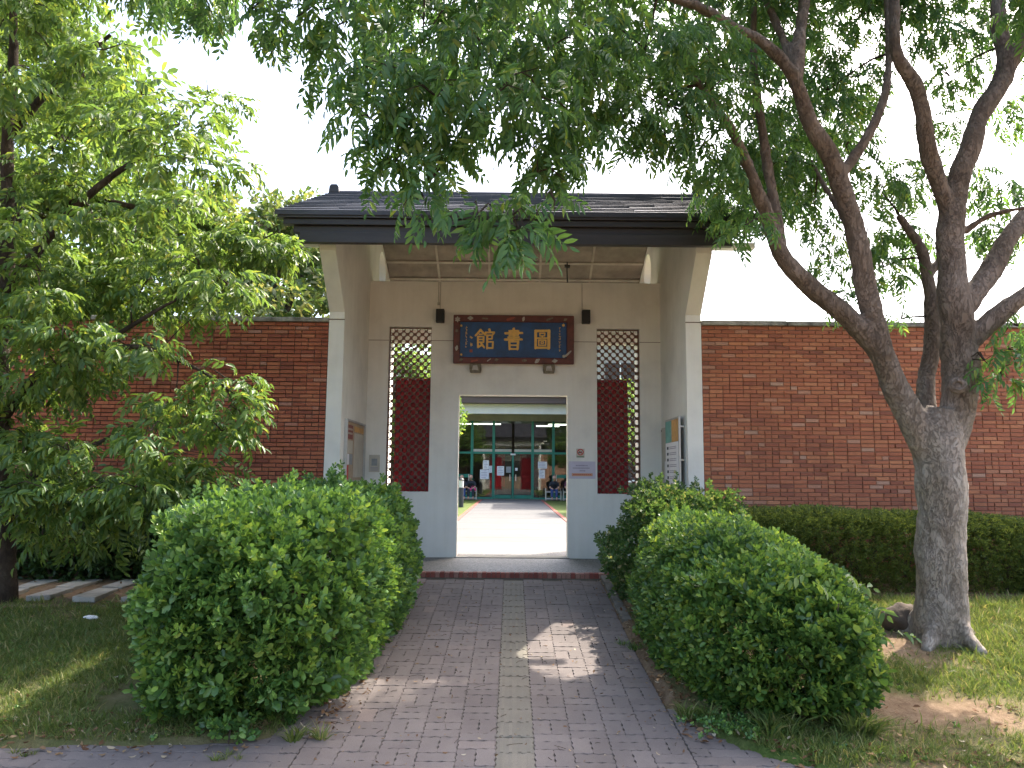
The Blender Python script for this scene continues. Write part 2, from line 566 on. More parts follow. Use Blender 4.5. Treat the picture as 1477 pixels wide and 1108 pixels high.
def frames(d, roll):
    """rotation matrices whose first axis is d (n,3), rolled about it"""
    d = d / np.linalg.norm(d, axis=1, keepdims=True)
    up = np.tile(np.array([0., 0., 1.]), (len(d), 1))
    bad = np.abs(d[:, 2]) > 0.97
    up[bad] = (0., 1., 0.)
    y = np.cross(up, d)
    y /= np.linalg.norm(y, axis=1, keepdims=True)
    z = np.cross(d, y)
    c, s = np.cos(roll)[:, None], np.sin(roll)[:, None]
    y2, z2 = c * y + s * z, -s * y + c * z
    return np.stack([d, y2, z2], axis=2)


def scatter(templates, pos, d, roll, size):
    pos, d, roll, size = map(np.asarray, (pos, d, roll, size))
    M = frames(d, roll)
    which = rng.integers(0, len(templates), len(pos))
    V, F, o = [], [], 0
    for k, (tv, tf) in enumerate(templates):
        ix = np.where(which == k)[0]
        if not len(ix):
            continue
        w = np.einsum('nij,kj->nki', M[ix], tv) * size[ix][:, None, None] + pos[ix][:, None, :]
        V.append(w.reshape(-1, 3))
        F.append((tf[None] + (np.arange(len(ix)) * len(tv))[:, None, None] + o).reshape(-1, 3))
        o += len(ix) * len(tv)
    return np.concatenate(V), np.concatenate(F)


def leaf_blade(ln, w, fold=0.18, widest=0.45, curl=-0.12):
    """one leaf along +x: two halves folded at the midrib, drooping tip; 6 triangles"""
    v = np.array([[0, 0, 0], [widest * .55 * ln, w * .42, fold * w * .8], [widest * .55 * ln, -w * .42, fold * w * .8],
                  [widest * 1.35 * ln, w * .46, fold * w + curl * ln * .4], [widest * 1.35 * ln, -w * .46, fold * w + curl * ln * .4],
                  [ln, 0, curl * ln], [widest * ln, 0, curl * ln * .15]], dtype=float)
    f = np.array([[0, 6, 1], [0, 2, 6], [1, 6, 3], [2, 4, 6], [3, 6, 5], [6, 4, 5]])
    return v, f


def place(v, d, roll, p):
    M = frames(np.array([d], dtype=float), np.array([roll]))[0]
    return v @ M.T + np.array(p)


def compound(seed, pairs=5, droop=0.35, lw=0.34, spread=1.0, llen=0.36):
    r = np.random.default_rng(seed)
    V, F, o = [], [], 0
    rach = [np.array([t, 0.03 * math.sin(3 * t), -droop * t * t]) for t in np.linspace(0, 1, 5)]
    for i in range(4):                                  # thin rachis
        a, b = rach[i], rach[i + 1]
        V.append(np.array([a + [0, .008, 0], a - [0, .008, 0], b]))
        F.append(np.array([[0, 1, 2]]) + o)
        o += 3
    for k in range(pairs + 1):
        t = 0.22 + 0.78 * k / pairs
        p = np.array([t, 0.03 * math.sin(3 * t), -droop * t * t])
        sides = (1, -1) if k < pairs else (0,)
        for s in sides:
            ang = s * (spread + r.uniform(-.2, .2))
            down = -droop * 2 * t - r.uniform(.05, .55)
            d = np.array([math.cos(ang), math.sin(ang), down * (1 if s else .8)])
            ln = llen * r.uniform(.8, 1.12) * (0.75 + 0.5 * math.sin(math.pi * t * .9))
            bv, bf = leaf_blade(ln, ln * lw, r.uniform(.1, .5), .42, r.uniform(-.25, -.02))
            V.append(place(bv, d, r.uniform(-.6, .6), p))
            F.append(bf + o)
            o += len(bv)
    return np.concatenate(V), np.concatenate(F)


def sprig(seed, n=7, lw=0.5, llen=0.5, up=0.6):
    """short shoot with leaves set round it, along +x"""
    r = np.random.default_rng(seed)
    V, F, o = [], [], 0
    for k in range(n):
        t = k / n
        a = k * 2.4 + r.uniform(-.4, .4)
        op = (1.25 - up * t) * r.uniform(.8, 1.15)
        d = np.array([math.cos(op), math.sin(op) * math.cos(a), math.sin(op) * math.sin(a)])
        ln = llen * r.uniform(.75, 1.1) * (1.05 - .35 * t)
        bv, bf = leaf_blade(ln, ln * lw * r.uniform(.9, 1.1), r.uniform(.1, .35), .55, r.uniform(-.15, .05))
        V.append(place(bv, d, r.uniform(-.5, .5) + a, (t * .6, 0, 0)))
        F.append(bf + o)
        o += len(bv)
    return np.concatenate(V), np.concatenate(F)


# ------------------------------------------------------------------ terrain
GX = 0.035                                  # centre line of the gate
PLAT = 0.49                                 # platform level


def interp(x, pts):
    if x <= pts[0][0]:
        return pts[0][1]
    for (a, b), (c, d) in zip(pts, pts[1:]):
        if x <= c:
            return b + (d - b) * (x - a) / (c - a)
    return pts[-1][1]


PATHZ = [(0, -0.14), (3.0, -0.07), (4.97, 0.0), (7.5, 0.16), (10.33, 0.44)]
SIDEZ = [(0, -0.14), (3.0, -0.07), (4.97, 0.015), (8.3, 0.42), (10.4, 0.47), (14, 0.47)]


def path_z(y):
    return interp(y, PATHZ)


def lawn_edge(x):
    """where soil begins behind the pavement, at either side of the path"""
    if x < 0:
        return interp(x, [(-7, 5.15), (-2.4, 5.2), (-1.6, 5.3), (-1.42, 6.2), (-1.32, 10.4)])
    return interp(x, [(1.16, 10.4), (1.2, 6.0), (1.32, 5.55), (1.75, 5.05), (2.1, 4.9), (7, 4.7)])


def ground_z(x, y):
    if y > 10.36:
        return 0.46
    z = interp(y, SIDEZ)
    if -1.9 < x < 1.8:
        pz = path_z(y)
        e = min(max((abs(x) - 1.22) / 0.55, 0), 1)
        z = pz + (z - pz) * e
    d = y - lawn_edge(x) + 0.09 * noise.noise(Vector((x * 2.1, y * 2.1, 0.3))) + 0.03 * noise.noise(Vector((x * 9, y * 9, 4)))
    inpath = -1.33 < x < 1.17 or d < -.03
    if inpath:
        return path_z(y) - 0.05
    k = min(max(d / 0.12, -1), 1)
    bumpy = 0.02 * noise.noise(Vector((x * 1.7, y * 1.7, 0))) + 0.008 * noise.noise(Vector((x * 9, y * 9, 2)))
    return z + 0.02 * k + (bumpy if d > 0 else 0) - (0.03 if d < 0 else 0)


def grass_amount(x, y):
    if y > 10.36:
        return 1.0
    if abs(x) < 1.3:
        return 0.0
    n = noise.noise(Vector((x * 1.1 + 3, y * 1.1, 5))) * .55 + noise.noise(Vector((x * 3.7, y * 3.7, 8))) * .3 + noise.noise(Vector((x * 11, y * 11, 1))) * .15
    g = 0.78 + n * 1.1
    if x < 0:
        g -= max(0, (y - 7.9)) * 2.2                       # bare earth round the slabs
        g -= max(0, (5.45 - y)) * 1.4
    else:
        g -= 1.25 * math.exp(-(((x - 3.15) / 0.75) ** 2 + ((y - 5.75) / 0.42) ** 2))   # worn patch
        g -= 1.0 * math.exp(-(((x - 3.35) / 0.5) ** 2 + ((y - 7.2) / 0.5) ** 2))
        g -= max(0, (y - 8.5)) * 2
        g -= max(0, (5.15 - y)) * 1.2
    return min(max(g, 0), 1)


def axis(lo, hi, step, far):
    a = list(np.arange(lo, hi + 1e-6, step))
    d, x = step, hi
    while x < far:
        d *= 1.6
        x += d
        a.append(x)
    d, x = step, lo
    while x > -far:
        d *= 1.6
        x -= d
        a.insert(0, x)
    return a


gx, gy = axis(-7, 7, 0.055, 500), axis(2.5, 10.5, 0.055, 500)
gv, ga = [], []
for y in gy:
    for x in gx:
        gv.append((x, y, ground_z(max(-9, min(9, x)), y)))
        ga.append(grass_amount(x, y))
nx = len(gx)
gf = [(j * nx + i, j * nx + i + 1, (j + 1) * nx + i + 1, (j + 1) * nx + i) for j in range(len(gy) - 1) for i in range(nx - 1)]
me = bpy.data.meshes.new('ground')
me.from_pydata(gv, [], gf)
me.polygons.foreach_set('use_smooth', [True] * len(me.polygons))
at_ = me.attributes.new('grass', 'FLOAT', 'POINT')
at_.data.foreach_set('value', ga)
me.materials.append(MATS['ground_mix'])
ground = bpy.data.objects.new('ground', me)
COL.objects.link(ground)
tag(ground, 'sloping earth and worn lawn in front of the brick walls', kind='structure')


# ------------------------------------------------------------------ paved path and sidewalk
def wavy_paver(w, l, h=0.05, amp=0.0055, gap=0.005, ridges=False):
    """interlocking block with zigzag edges, centred, top at z=0"""
    def side(p, q, n):
        p, q = Vector(p), Vector(q)
        t = (q - p)
        nn = Vector((t.y, -t.x)).normalized()
        return [p + t * (i / n) + nn * (amp * (1 if i % 2 else -1) if i else 0) for i in range(n)]
    a, b = w / 2 - gap / 2, l / 2 - gap / 2
    nw, nl = (4, 6) if l > w else (6, 4)
    if abs(w - l) < 1e-6:
        nw = nl = 6
    o = side((-a, -b), (a, -b), nw) + side((a, -b), (a, b), nl) + side((a, b), (-a, b), nw) + side((-a, b), (-a, -b), nl)
    n = len(o)
    m = MB()
    ch = 0.004
    vs = [(p.x * (1 - .03), p.y * (1 - .03), 0) for p in o] + [(p.x, p.y, -ch) for p in o] + [(p.x, p.y, -h) for p in o]
    fs = [tuple(range(n))]
    for i in range(n):
        j = (i + 1) % n
        fs += [(i, i + n, j + n, j), (i + n, i + 2 * n, j + 2 * n, j + n)]
    m.add(vs, fs)
    if ridges:
        for k in range(4):
            x = -a * .72 + k * a * .48
            m.box(x - .011, x + .011, -b * .9, b * .9, -.002, .0035)
    me = bpy.data.meshes.new('paver')
    me.from_pydata(m.v, [], m.f)
    me.materials.append(MATS['tactile' if ridges else 'paver'])
    return me


U = 0.25
PV_V, PV_H, PV_T = wavy_paver(U / 2, U), wavy_paver(U, U / 2), wavy_paver(U, U, ridges=True)
bed = MB()
ys = [2.2] + [p[0] for p in PATHZ if 2.2 < p[0] < 10.3] + [10.33]
xs = (-1.342, 1.17)
vs_, fs_ = [], []
for y in ys:
    vs_ += [(xs[0], y, path_z(y) - 0.011), (xs[1], y, path_z(y) - 0.011)]
for i in range(len(ys) - 1):
    fs_.append((2 * i, 2 * i + 1, 2 * i + 3, 2 * i + 2))
bed.add(vs_, fs_)
path = bed.build('path', 'joint_soil')
tag(path, 'grey purple block paved path sloping up to the gate', kind='structure')
cells = []
for c in range(-5, 5):
    x = GX + 0.005 + c * U                                  # column centre
    r = 0
    y = 2.4 + (0.06 if c % 2 else 0)
    while y + U < 10.31:
        if c == 0:
            cells.append((PV_T, x, y + U / 2))
        elif (r + c) % 2:
            cells += [(PV_V, x - U / 4, y + U / 2), (PV_V, x + U / 4, y + U / 2)]
        else:
            cells += [(PV_H, x, y + U / 4), (PV_H, x, y + 3 * U / 4)]
        y += U
        r += 1
cells.sort(key=lambda q: q[2])
seen = [q for q in cells if q[2] > 4.85]
near, rest = seen[:292], seen[292:] + [q for q in cells if q[2] <= 4.85]


def paver_xf(x, y, j=1.0):
    s = (path_z(y + .05) - path_z(y - .05)) / .1
    return (Vector((x, y, path_z(y) + random.uniform(-.0025, .0025) * j)),
            (math.atan(s) + random.uniform(-.006, .006) * j, random.uniform(-.008, .008) * j, random.uniform(-.008, .008) * j))


for me_, x, y in near:
    p, e = paver_xf(x, y)
    link_mesh('paver', me_, path, p, e)


def mass(name, items, mat, parent):
    """join pieces (mesh, location, euler) into one object"""
    V, F, o = [], [], 0
    for me_, p, e in items:
        M = np.array(Matrix.LocRotScale(p, __import__('mathutils').Euler(e), None))
        co = np.empty(len(me_.vertices) * 3)
        me_.vertices.foreach_get('co', co)
        co = co.reshape(-1, 3) @ M[:3, :3].T + M[:3, 3]
        V.append(co)
        F += [tuple(i + o for i in pl.vertices) for pl in me_.polygons]
        o += len(co)
    m = bpy.data.meshes.new(name)
    m.from_pydata(np.concatenate(V).tolist(), [], F)
    m.materials.append(MATS[mat])
    ob = bpy.data.objects.new(name, m)
    COL.objects.link(ob)
    ob.parent = parent
    ob['kind'] = 'stuff'
    return ob


mass('far_paving', [(q[0],) + paver_xf(q[1], q[2]) for q in rest if q[0] is not PV_T], 'paver', path)
mass('far_tactile_paving', [(q[0],) + paver_xf(q[1], q[2]) for q in rest if q[0] is PV_T], 'tactile', path)

sw = MB()
for x0, x1 in ((-9, -1.344), (1.172, 9)):
    yy = [2.2, 3.0, 4.97, 5.6]
    v_ = [(x, y, path_z(y) - 0.013) for y in yy for x in (x0, x1)]
    sw.add(v_, [(2 * i, 2 * i + 1, 2 * i + 3, 2 * i + 2) for i in range(3)])
side_bed = sw.build('sidewalk', 'joint_soil')
tag(side_bed, 'block paved sidewalk crossing in front of the lawns', kind='structure')
PV_S = wavy_paver(0.24, 0.12)
srest = []
for r in range(32):
    y = 2.42 + r * 0.12
    for c in range(-30, 31):
        x = (1.17 + .12 + .24 * c if c >= 0 else -1.34 - .12 + .24 * (c + 1)) + (0.12 if r % 2 else 0) * (1 if c >= 0 else -1)
        if not lawn_edge(x) + 0.3 > y:
            continue
        p, e = paver_xf(x, y, 1.5)
        q = camo.matrix_world.inverted() @ p
        u = q.x / -q.z
        vv = q.y / -q.z
        if abs(u) < 0.68 and -0.51 < vv:
            link_mesh('paver', PV_S, side_bed, p, e)
        else:
            srest.append((PV_S, p, e))
PV_HALF = wavy_paver(0.12, 0.1199)
for r in range(1, 32, 2):
    y = 2.42 + r * 0.12
    for x in (1.17 + .06, -1.34 - .06):
        if lawn_edge(x) + .1 > y:
            p, e = paver_xf(x, y, 1.5)
            if y > 4.8:
                link_mesh('paver', PV_HALF, side_bed, p, e)
            else:
                srest.append((PV_HALF, p, e))
mass('outer_paving', srest, 'paver', side_bed)

# kerb strip at the right of the path
kb = MB()
for i in range(5):
    y0 = 8.3 + i * .4
    z0, z1 = path_z(y0), path_z(y0 + .39)
    kb.add([(1.18, y0, z0 - .1), (1.28, y0, z0 - .1), (1.18, y0, z0 + .045), (1.28, y0, z0 + .045),
            (1.18, y0 + .39, z1 - .1), (1.28, y0 + .39, z1 - .1), (1.18, y0 + .39, z1 + .045), (1.28, y0 + .39, z1 + .045)],
           [(0, 1, 3, 2), (4, 6, 7, 5), (0, 4, 5, 1), (2, 3, 7, 6), (0, 2, 6, 4), (1, 5, 7, 3)])
k_ = kb.build('kerb', 'kerb_stone', bevel=.008)
tag(k_, 'low concrete kerb along the right side of the path', kind='structure')

# gate platform with brick edging
plat = MB().box(-3.3, 3.37, 10.45, 15.0, 0.2, PLAT).build('gate_platform', 'pebble_wash')
tag(plat, 'pebble wash floor of the gate with a brick edge', kind='structure')
MB().box(-3.3, 3.37, 10.335, 10.45, 0.2, PLAT - .012).build('edge_bed', 'mortar_dark', plat)
eb = MB().box(-.0265, .0265, 0, .115, -.065, .004).v
m_ = bpy.data.meshes.new('edge_brick')
m_.from_pydata(eb, [], MB().box(0, 1, 0, 1, 0, 1).f)
m_.materials.append(MATS['edge_brick'])
i = 0
x = -2.25
while x < 2.35:
    link_mesh('edge_brick', m_, plat, (x, 10.328 + random.uniform(-.003, .003), PLAT + random.uniform(-.002, .003)),
              (0, 0, random.uniform(-.02, .02)))
    x += 0.0615

# courtyard beyond the gate
cp = MB().box(GX - 1.5, GX + 1.5, 15.0, 40.6, 0.3, 0.485).build('courtyard_path', 'courtyard_paving')
tag(cp, 'pale courtyard path leading to the library doors', kind='structure')
for s in (-1, 1):
    MB().box(GX + s * 1.565 - .06, GX + s * 1.565 + .06, 15.0, 40.6, .3, .5).build('path_edging', 'edge_brick', cp)
cl = MB()
cl.box(-14, GX - 1.63, 15.02, 40.2, .3, .475)
cl.box(GX + 1.63, 14, 15.02, 40.2, .3, .475)
lawn2 = cl.build('courtyard_lawn', 'grass_blade')
m = MB()
for y in np.arange(16.2, 40, 2.4):
    m.box(GX - 1.49, GX + 1.49, y, y + .02, .4845, .4865)
m.build('path_joints', 'kerb_stone', cp)['kind'] = 'stuff'
tag(lawn2, 'sunlit courtyard lawn either side of the pale path', kind='structure')


# ------------------------------------------------------------------ brick walls
def brick_mesh(w, h, mat):
    m = MB()
    c = .0025
    # slightly chamfered face, 20 triangles
    m.add([(-w / 2, 0, -h / 2), (w / 2, 0, -h / 2), (w / 2, 0, h / 2), (-w / 2, 0, h / 2),
           (-w / 2 + c, -.006, -h / 2 + c), (w / 2 - c, -.006, -h / 2 + c), (w / 2 - c, -.006, h / 2 - c), (-w / 2 + c, -.006, h / 2 - c),
           (-w / 2, .05, -h / 2), (w / 2, .05, -h / 2), (w / 2, .05, h / 2), (-w / 2, .05, h / 2)],
          [(4, 5, 6, 7), (0, 1, 5, 4), (1, 2, 6, 5), (2, 3, 7, 6), (3, 0, 4, 7),
           (8, 9, 1, 0), (9, 10, 2, 1), (10, 11, 3, 2), (11, 8, 0, 3)])
    me_ = bpy.data.meshes.new('brick')
    me_.from_pydata(m.v, [], m.f)
    me_.materials.append(MATS[mat])
    return me_


WALL_TOP = 3.905


def brick_wall(name, label, x0, x1, mat, mortar, near_x, proud, joint, running):
    w = thing(name, label, 'wall', loc=((x0 + x1) / 2, 10.55, .3))
    off = w.location

    def put(o):
        o.location = o.location - off
        return o
    core = MB().box(x0, x1, 10.432, 10.68, .2, WALL_TOP - .06).build('mortar_core', mortar, w)
    put(core)
    cop = MB()
    a = x0
    while a < x1 - .01:
        b = min(a + 1.18, x1)
        cop.box(a + .004, b - .004, 10.375 + random.uniform(-.004, .004), 10.75, WALL_TOP - .062, WALL_TOP + random.uniform(-.004, .004))
        a = b
    put(cop.build('coping', 'coping', w, bevel=.006))
    CH, SW_, HW = 0.0553, 0.185, 0.0925
    st, hd = brick_mesh(SW_ - joint * .75, CH - joint, mat), brick_mesh(HW - joint * .75, CH - joint, mat)
    items = []
    nrow = int((WALL_TOP - .065 - .3) / CH)
    for r in range(nrow):
        z = WALL_TOP - .066 - CH * (r + .5)
        x = x0 + 0.004
        flip = near_x < 0
        if r < running:
            seq = [HW] * (r % 2)
        else:
            seq = [HW] if random.random() < .6 else []
        while x < x1 - .05:
            if seq:
                ww = seq.pop()
            elif r < running:
                ww = SW_
            else:
                ww = SW_ if random.random() < .66 else HW
            if x + ww > x1:
                break
            xc = x1 - (x - x0) - ww / 2 if flip else x + ww / 2
            me_ = st if ww == SW_ else hd
            j = 0.0015 if r < running else 0.004
            lift = random.uniform(0, proud) * (0.4 if r < running else 1) + (proud * random.random() if random.random() < .1 else 0)
            items.append((me_, Vector((xc, 10.425 - lift, z + random.uniform(-.001, .001))), (random.uniform(-j, j) * 4, 0, random.uniform(-j, j) * 3)))
            x += ww
    items.sort(key=lambda q: (q[1].z < 1.55, abs(q[1].x - near_x)))
    for me_, p, e in items[:296]:
        link_mesh('brick', me_, w, p - off, e)
    put(mass('brickwork', items[296:], mat, w))
    return w


brick_wall('brick_wall', 'red brick wall with stone coping left of the gate, behind the leafy tree', -9.5, GX - 2.556, 'brick_left', 'mortar_dark', -2.5, .012, .0125, 2)
brick_wall('brick_wall', 'orange red brick wall right of the gate, behind the thick grey tree trunk', GX + 2.558, 9.8, 'brick', 'mortar_pale', 2.6, .007, .0105, 13)

# ------------------------------------------------------------------ gate
gate = thing('gatehouse', 'white plastered gatehouse with dark gabled roof in the middle of the brick wall', 'gate', loc=(GX, 12.3, PLAT))
G0 = Vector((GX, 12.3, PLAT))


def gb(m, name, mat, parent=None, bevel=0.0, smooth=False):
    """build in world coordinates under the gate (or one of its parts)"""
    o = m.build(name, mat, parent or gate, bevel=bevel, smooth=smooth)
    if parent is None:
        o.data.transform(Matrix.Translation(-G0))
    else:
        pp = parent.location + (parent.parent.location if parent.parent else Vector((0, 0, 0)))
        o.data.transform(Matrix.Translation(-pp))
    return o


def circle(cx, cy, r, n=28):
    return [(cx + r * math.cos(2 * math.pi * i / n), cy + r * math.sin(2 * math.pi * i / n)) for i in range(n)]


RIDGE_Y, RIDGE_Z, EAVE_Y, SL = 12.3, 6.41, 9.42, 0.462


def roof_under(y):
    return RIDGE_Z - 0.17 - SL * abs(y - RIDGE_Y)


prof = [(10.4, .3), (14.8, .3), (14.8, 4.5), (14.86, 4.66), (14.86, roof_under(14.86)), (12.3, roof_under(12.3)),
        (9.74, roof_under(9.74)), (9.74, 4.66), (10.4, 3.98)]
for s in (-1, 1):
    a, b = sorted((GX + s * 2.345, GX + s * 2.556))
    o = gb(MB().plate(prof, [circle(13.28, 5.33, .34)], 'x', a, b), 'side_wall', 'plaster')
    # projecting band groove at coping level: a thin shadow strip set into the pier
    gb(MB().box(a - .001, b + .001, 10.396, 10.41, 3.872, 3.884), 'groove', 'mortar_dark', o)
    c0, c1 = sorted((GX + s * 2.558, GX + s * 3.08))
    gb(MB().box(c0, c1, 9.62, 9.76, 4.70, 4.77), 'eave_beam', 'white_paint', o)
    gb(MB().box(c0, c1, 14.84, 14.98, 4.70, 4.77), 'eave_beam', 'white_paint', o)

WL, WR, DL, DR = -2.31, 2.38, -0.845, 0.887
wall_out = [(WL, .3), (DL, .3), (DL, 3.04), (DR, 3.04), (DR, .3), (WR, .3), (WR, 4.88), (WL, 4.88)]
LAT = [(-1.985, -1.30, 1.50, 4.13), (1.357, 2.045, 1.49, 4.125)]
mid = gb(MB().plate(wall_out, [[(a, c), (b, c), (b, d), (a, d)] for a, b, c, d in LAT], 'y', 12.2, 12.44), 'door_wall', 'plaster')
for a, b in ((WL, -1.985), (-1.30, 1.357), (2.045, WR)):
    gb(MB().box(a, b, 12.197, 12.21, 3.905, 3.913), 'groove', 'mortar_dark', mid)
gb(MB().box(DL - .03, DR + .03, 12.15, 12.5, PLAT, PLAT + .012), 'threshold', 'concrete', mid)


gb(MB().box(GX - 2.343, GX + 2.343, 14.70, 14.84, 4.30, 4.66), 'rear_beam', 'plaster')


# lattice screens: diamond tiles with round holes
def lattice_tile(r):
    h = 0.0605 - .0004
    m = MB()
    dia = [(h, 0), (0, h), (-h, 0), (0, -h)]
    n = 16
    cir = [(r * math.cos(2 * math.pi * i / n), r * math.sin(2 * math.pi * i / n)) for i in range(n)]
    V, F = [], []
    for yy in (-.03, .03):
        V += [(p[0], yy, p[1]) for p in dia] + [(p[0], yy, p[1]) for p in cir]
    for b0, flip in ((0, 0), (4 + n, 1)):
        for q in range(4):
            for i in range(4):
                k = q * 4 + i
                t = (b0 + (q if i < 2 else (q + 1) % 4), b0 + 4 + k, b0 + 4 + (k + 1) % n)
                F.append(t if flip else t[::-1])
            t = (b0 + q, b0 + 4 + q * 4 + 2, b0 + (q + 1) % 4)
            F.append(t[::-1] if flip else t)
    for k in range(n):
        F.append((4 + k, 4 + (k + 1) % n, 4 + n + 4 + (k + 1) % n, 4 + n + 4 + k))
    me_ = bpy.data.meshes.new('lattice_tile')
    me_.from_pydata(V, [], F)
    bm = bmesh.new()
    bm.from_mesh(me_)
    bmesh.ops.recalc_face_normals(bm, faces=bm.faces[:])
    bm.to_mesh(me_)
    bm.free()
    me_.materials.append(MATS['lattice_clay'])
    return me_


LT_B, LT_S = lattice_tile(.0405), lattice_tile(.0345)
PI_ = 0.121
for a, b, c, d in LAT:
    sc = bpy.data.objects.new('lattice_screen', None)
    COL.objects.link(sc)
    sc.parent = gate
    sc.location = Vector(((a + b) / 2, 12.31, c)) - G0
    base = Vector(((a + b) / 2, 12.31, c))
    fr_ = MB()
    for q in ((a, a + .012, c, d), (b - .012, b, c, d)):
        fr_.box(q[0], q[1], 12.265, 12.355, q[2], q[3])
    fr_.box(a + .012, b - .012, 12.265, 12.355, d - .012, d)
    fo = fr_.build('lattice_frame', 'lattice_clay', sc)
    fo.data.transform(Matrix.Translation(-base))
    nxl = 5
    for r in range(44):
        z = d - .045 - r * PI_ / 2
        if z < c + .01:
            break
        for k in range(-3, 4):
            x = (a + b) / 2 + k * PI_ + (0 if r % 2 else PI_ / 2)
            if x < a - .02 or x > b + .02:
                continue
            link_mesh('lattice_tile', LT_S if r % 2 else LT_B, sc, Vector((x, 12.31, z)) - base)

# roof: courses of long dark shingles laid in steps
roof = bpy.data.objects.new('roof', None)
COL.objects.link(roof)
roof.parent = gate
roof.location = Vector((GX, 12.3, 5.0)) - G0
HWD = 3.06
ncourse = 14
for s in (-1, 1):
    for k in range(ncourse):
        t0, t1 = k / ncourse, (k + 1) / ncourse
        y0 = RIDGE_Y + s * (RIDGE_Y - EAVE_Y) * t0
        y1 = RIDGE_Y + s * (RIDGE_Y - EAVE_Y) * t1
        z0, z1 = RIDGE_Z - SL * abs(y0 - RIDGE_Y), RIDGE_Z - SL * abs(y1 - RIDGE_Y)
        y1 += s * .012
        m = MB()
        nseg = 8
        for q in range(nseg):
            w = 2 * HWD / nseg
            o_ = (k % 2) * w * .5
            xa, xb = -HWD + q * w + o_ * (q > 0), -HWD + (q + 1) * w + o_ * (q < nseg - 1)
            xa, xb = GX + xa + .0015, GX + min(xb, HWD) - .0015
            ja, jb = random.uniform(-.002, .003), random.uniform(-.002, .003)
            vs = [(xa, y0, z0 - .06), (xb, y0, z0 - .06), (xa, y0, z0 - .004), (xb, y0, z0 - .004),
                  (xa, y1, z1 - .055), (xb, y1, z1 - .055), (xa, y1, z1 + .010 + ja), (xb, y1, z1 + .010 + jb)]
            m.add(vs, [(0, 1, 3, 2), (4, 6, 7, 5), (0, 4, 5, 1), (2, 3, 7, 6), (0, 2, 6, 4), (1, 5, 7, 3)])
        gb(m, 'shingle_course', 'roof_dark', roof)
gb(MB().plate([(EAVE_Y + .1, RIDGE_Z - SL * (RIDGE_Y - EAVE_Y - .1) - .075), (RIDGE_Y, RIDGE_Z - .075), (2 * RIDGE_Y - EAVE_Y - .1, RIDGE_Z - SL * (RIDGE_Y - EAVE_Y - .1) - .075),
               (2 * RIDGE_Y - EAVE_Y - .1, RIDGE_Z - SL * (RIDGE_Y - EAVE_Y - .1) - .15), (RIDGE_Y, RIDGE_Z - .15), (EAVE_Y + .1, RIDGE_Z - SL * (RIDGE_Y - EAVE_Y - .1) - .15)],
              [], 'x', GX - 2.98, GX + 2.98), 'roof_deck', 'ceiling_board', roof)
gb(MB().tube([(GX - 3.05, 12.3, 6.395), (GX + 3.05, 12.3, 6.395)], .04, 10), 'ridge_cap', 'roof_dark', roof)
for s in (-1, 1):
    xa = GX + s * 3.0
    gb(MB().plate([(-.085, 0), (.085, 0), (.075, .10), (.045, .135), (-.045, .135), (-.075, .10)], [], 'y', -.09, .09), 'ridge_end', 'fascia_dark', roof).location = Vector((xa, 12.3, 6.38)) - Vector((GX, 12.3, 5.0)) + Vector((GX, 12.3, 5.0))
# fascia layers, each stepping back under the one above, front and back
for s in (-1, 1):
    for (za, zb, hw, dy, mt) in ((4.995, 5.10, 3.03, 0.0, 'roof_dark'), (4.915, 4.990, 2.96, .035, 'fascia_dark'),
                                 (4.825, 4.913, 2.84, .085, 'fascia_dark'), (4.685, 4.823, 2.75, .05, 'fascia_dark')):
        ya = EAVE_Y + .01 + dy
        yb = ya + .09
        if s > 0:
            ya, yb = 2 * RIDGE_Y - yb, 2 * RIDGE_Y - ya
        gb(MB().box(GX - hw, GX + hw, ya, yb, za, zb), 'fascia_board', mt, roof, bevel=.005)
# sloping ceiling boards with battens under both slopes
ceil = bpy.data.objects.new('ceiling', None)
COL.objects.link(ceil)
ceil.parent = gate
ceil.location = Vector((GX, 12.3, 5.5)) - G0
for s in (-1, 1):
    bands = [0.05, 0.85, 1.32, 1.75, 2.25, 2.72]
    ncol = 5
    for i in range(len(bands) - 1):
        for c in range(ncol):
            xa = GX - 2.34 + c * 4.68 / ncol + .006
            xb = GX - 2.34 + (c + 1) * 4.68 / ncol - .006
            q0, q1 = bands[i] + .006, bands[i + 1] - .006
            j = random.uniform(-.004, .004)
            V = [(x, RIDGE_Y + s * q, RIDGE_Z - .172 - SL * q - dz + j) for dz in (0, .014) for q in (q0, q1) for x in (xa, xb)]
            gb(MB().add(V, MB().box(0, 1, 0, 1, 0, 1).f), 'ceiling_panel', 'ceiling_board', ceil)
        q = bands[i + 1]
        V = [(x, RIDGE_Y + s * (q + dq), RIDGE_Z - .192 - SL * (q + dq) - dz) for dz in (0, .018) for dq in (-.025, .025) for x in (GX - 2.34, GX + 2.34)]
        gb(MB().add(V, MB().box(0, 1, 0, 1, 0, 1).f), 'batten', 'ceiling_batten', ceil)
    for c in range(1, ncol):
        x = GX - 2.34 + c * 4.68 / ncol
        V = [(x + dx, RIDGE_Y + s * q, RIDGE_Z - .190 - SL * q - dz) for dz in (0, .017) for q in (.05, 2.72) for dx in (-.02, .02)]
        gb(MB().add(V, MB().box(0, 1, 0, 1, 0, 1).f), 'batten', 'ceiling_batten', ceil)

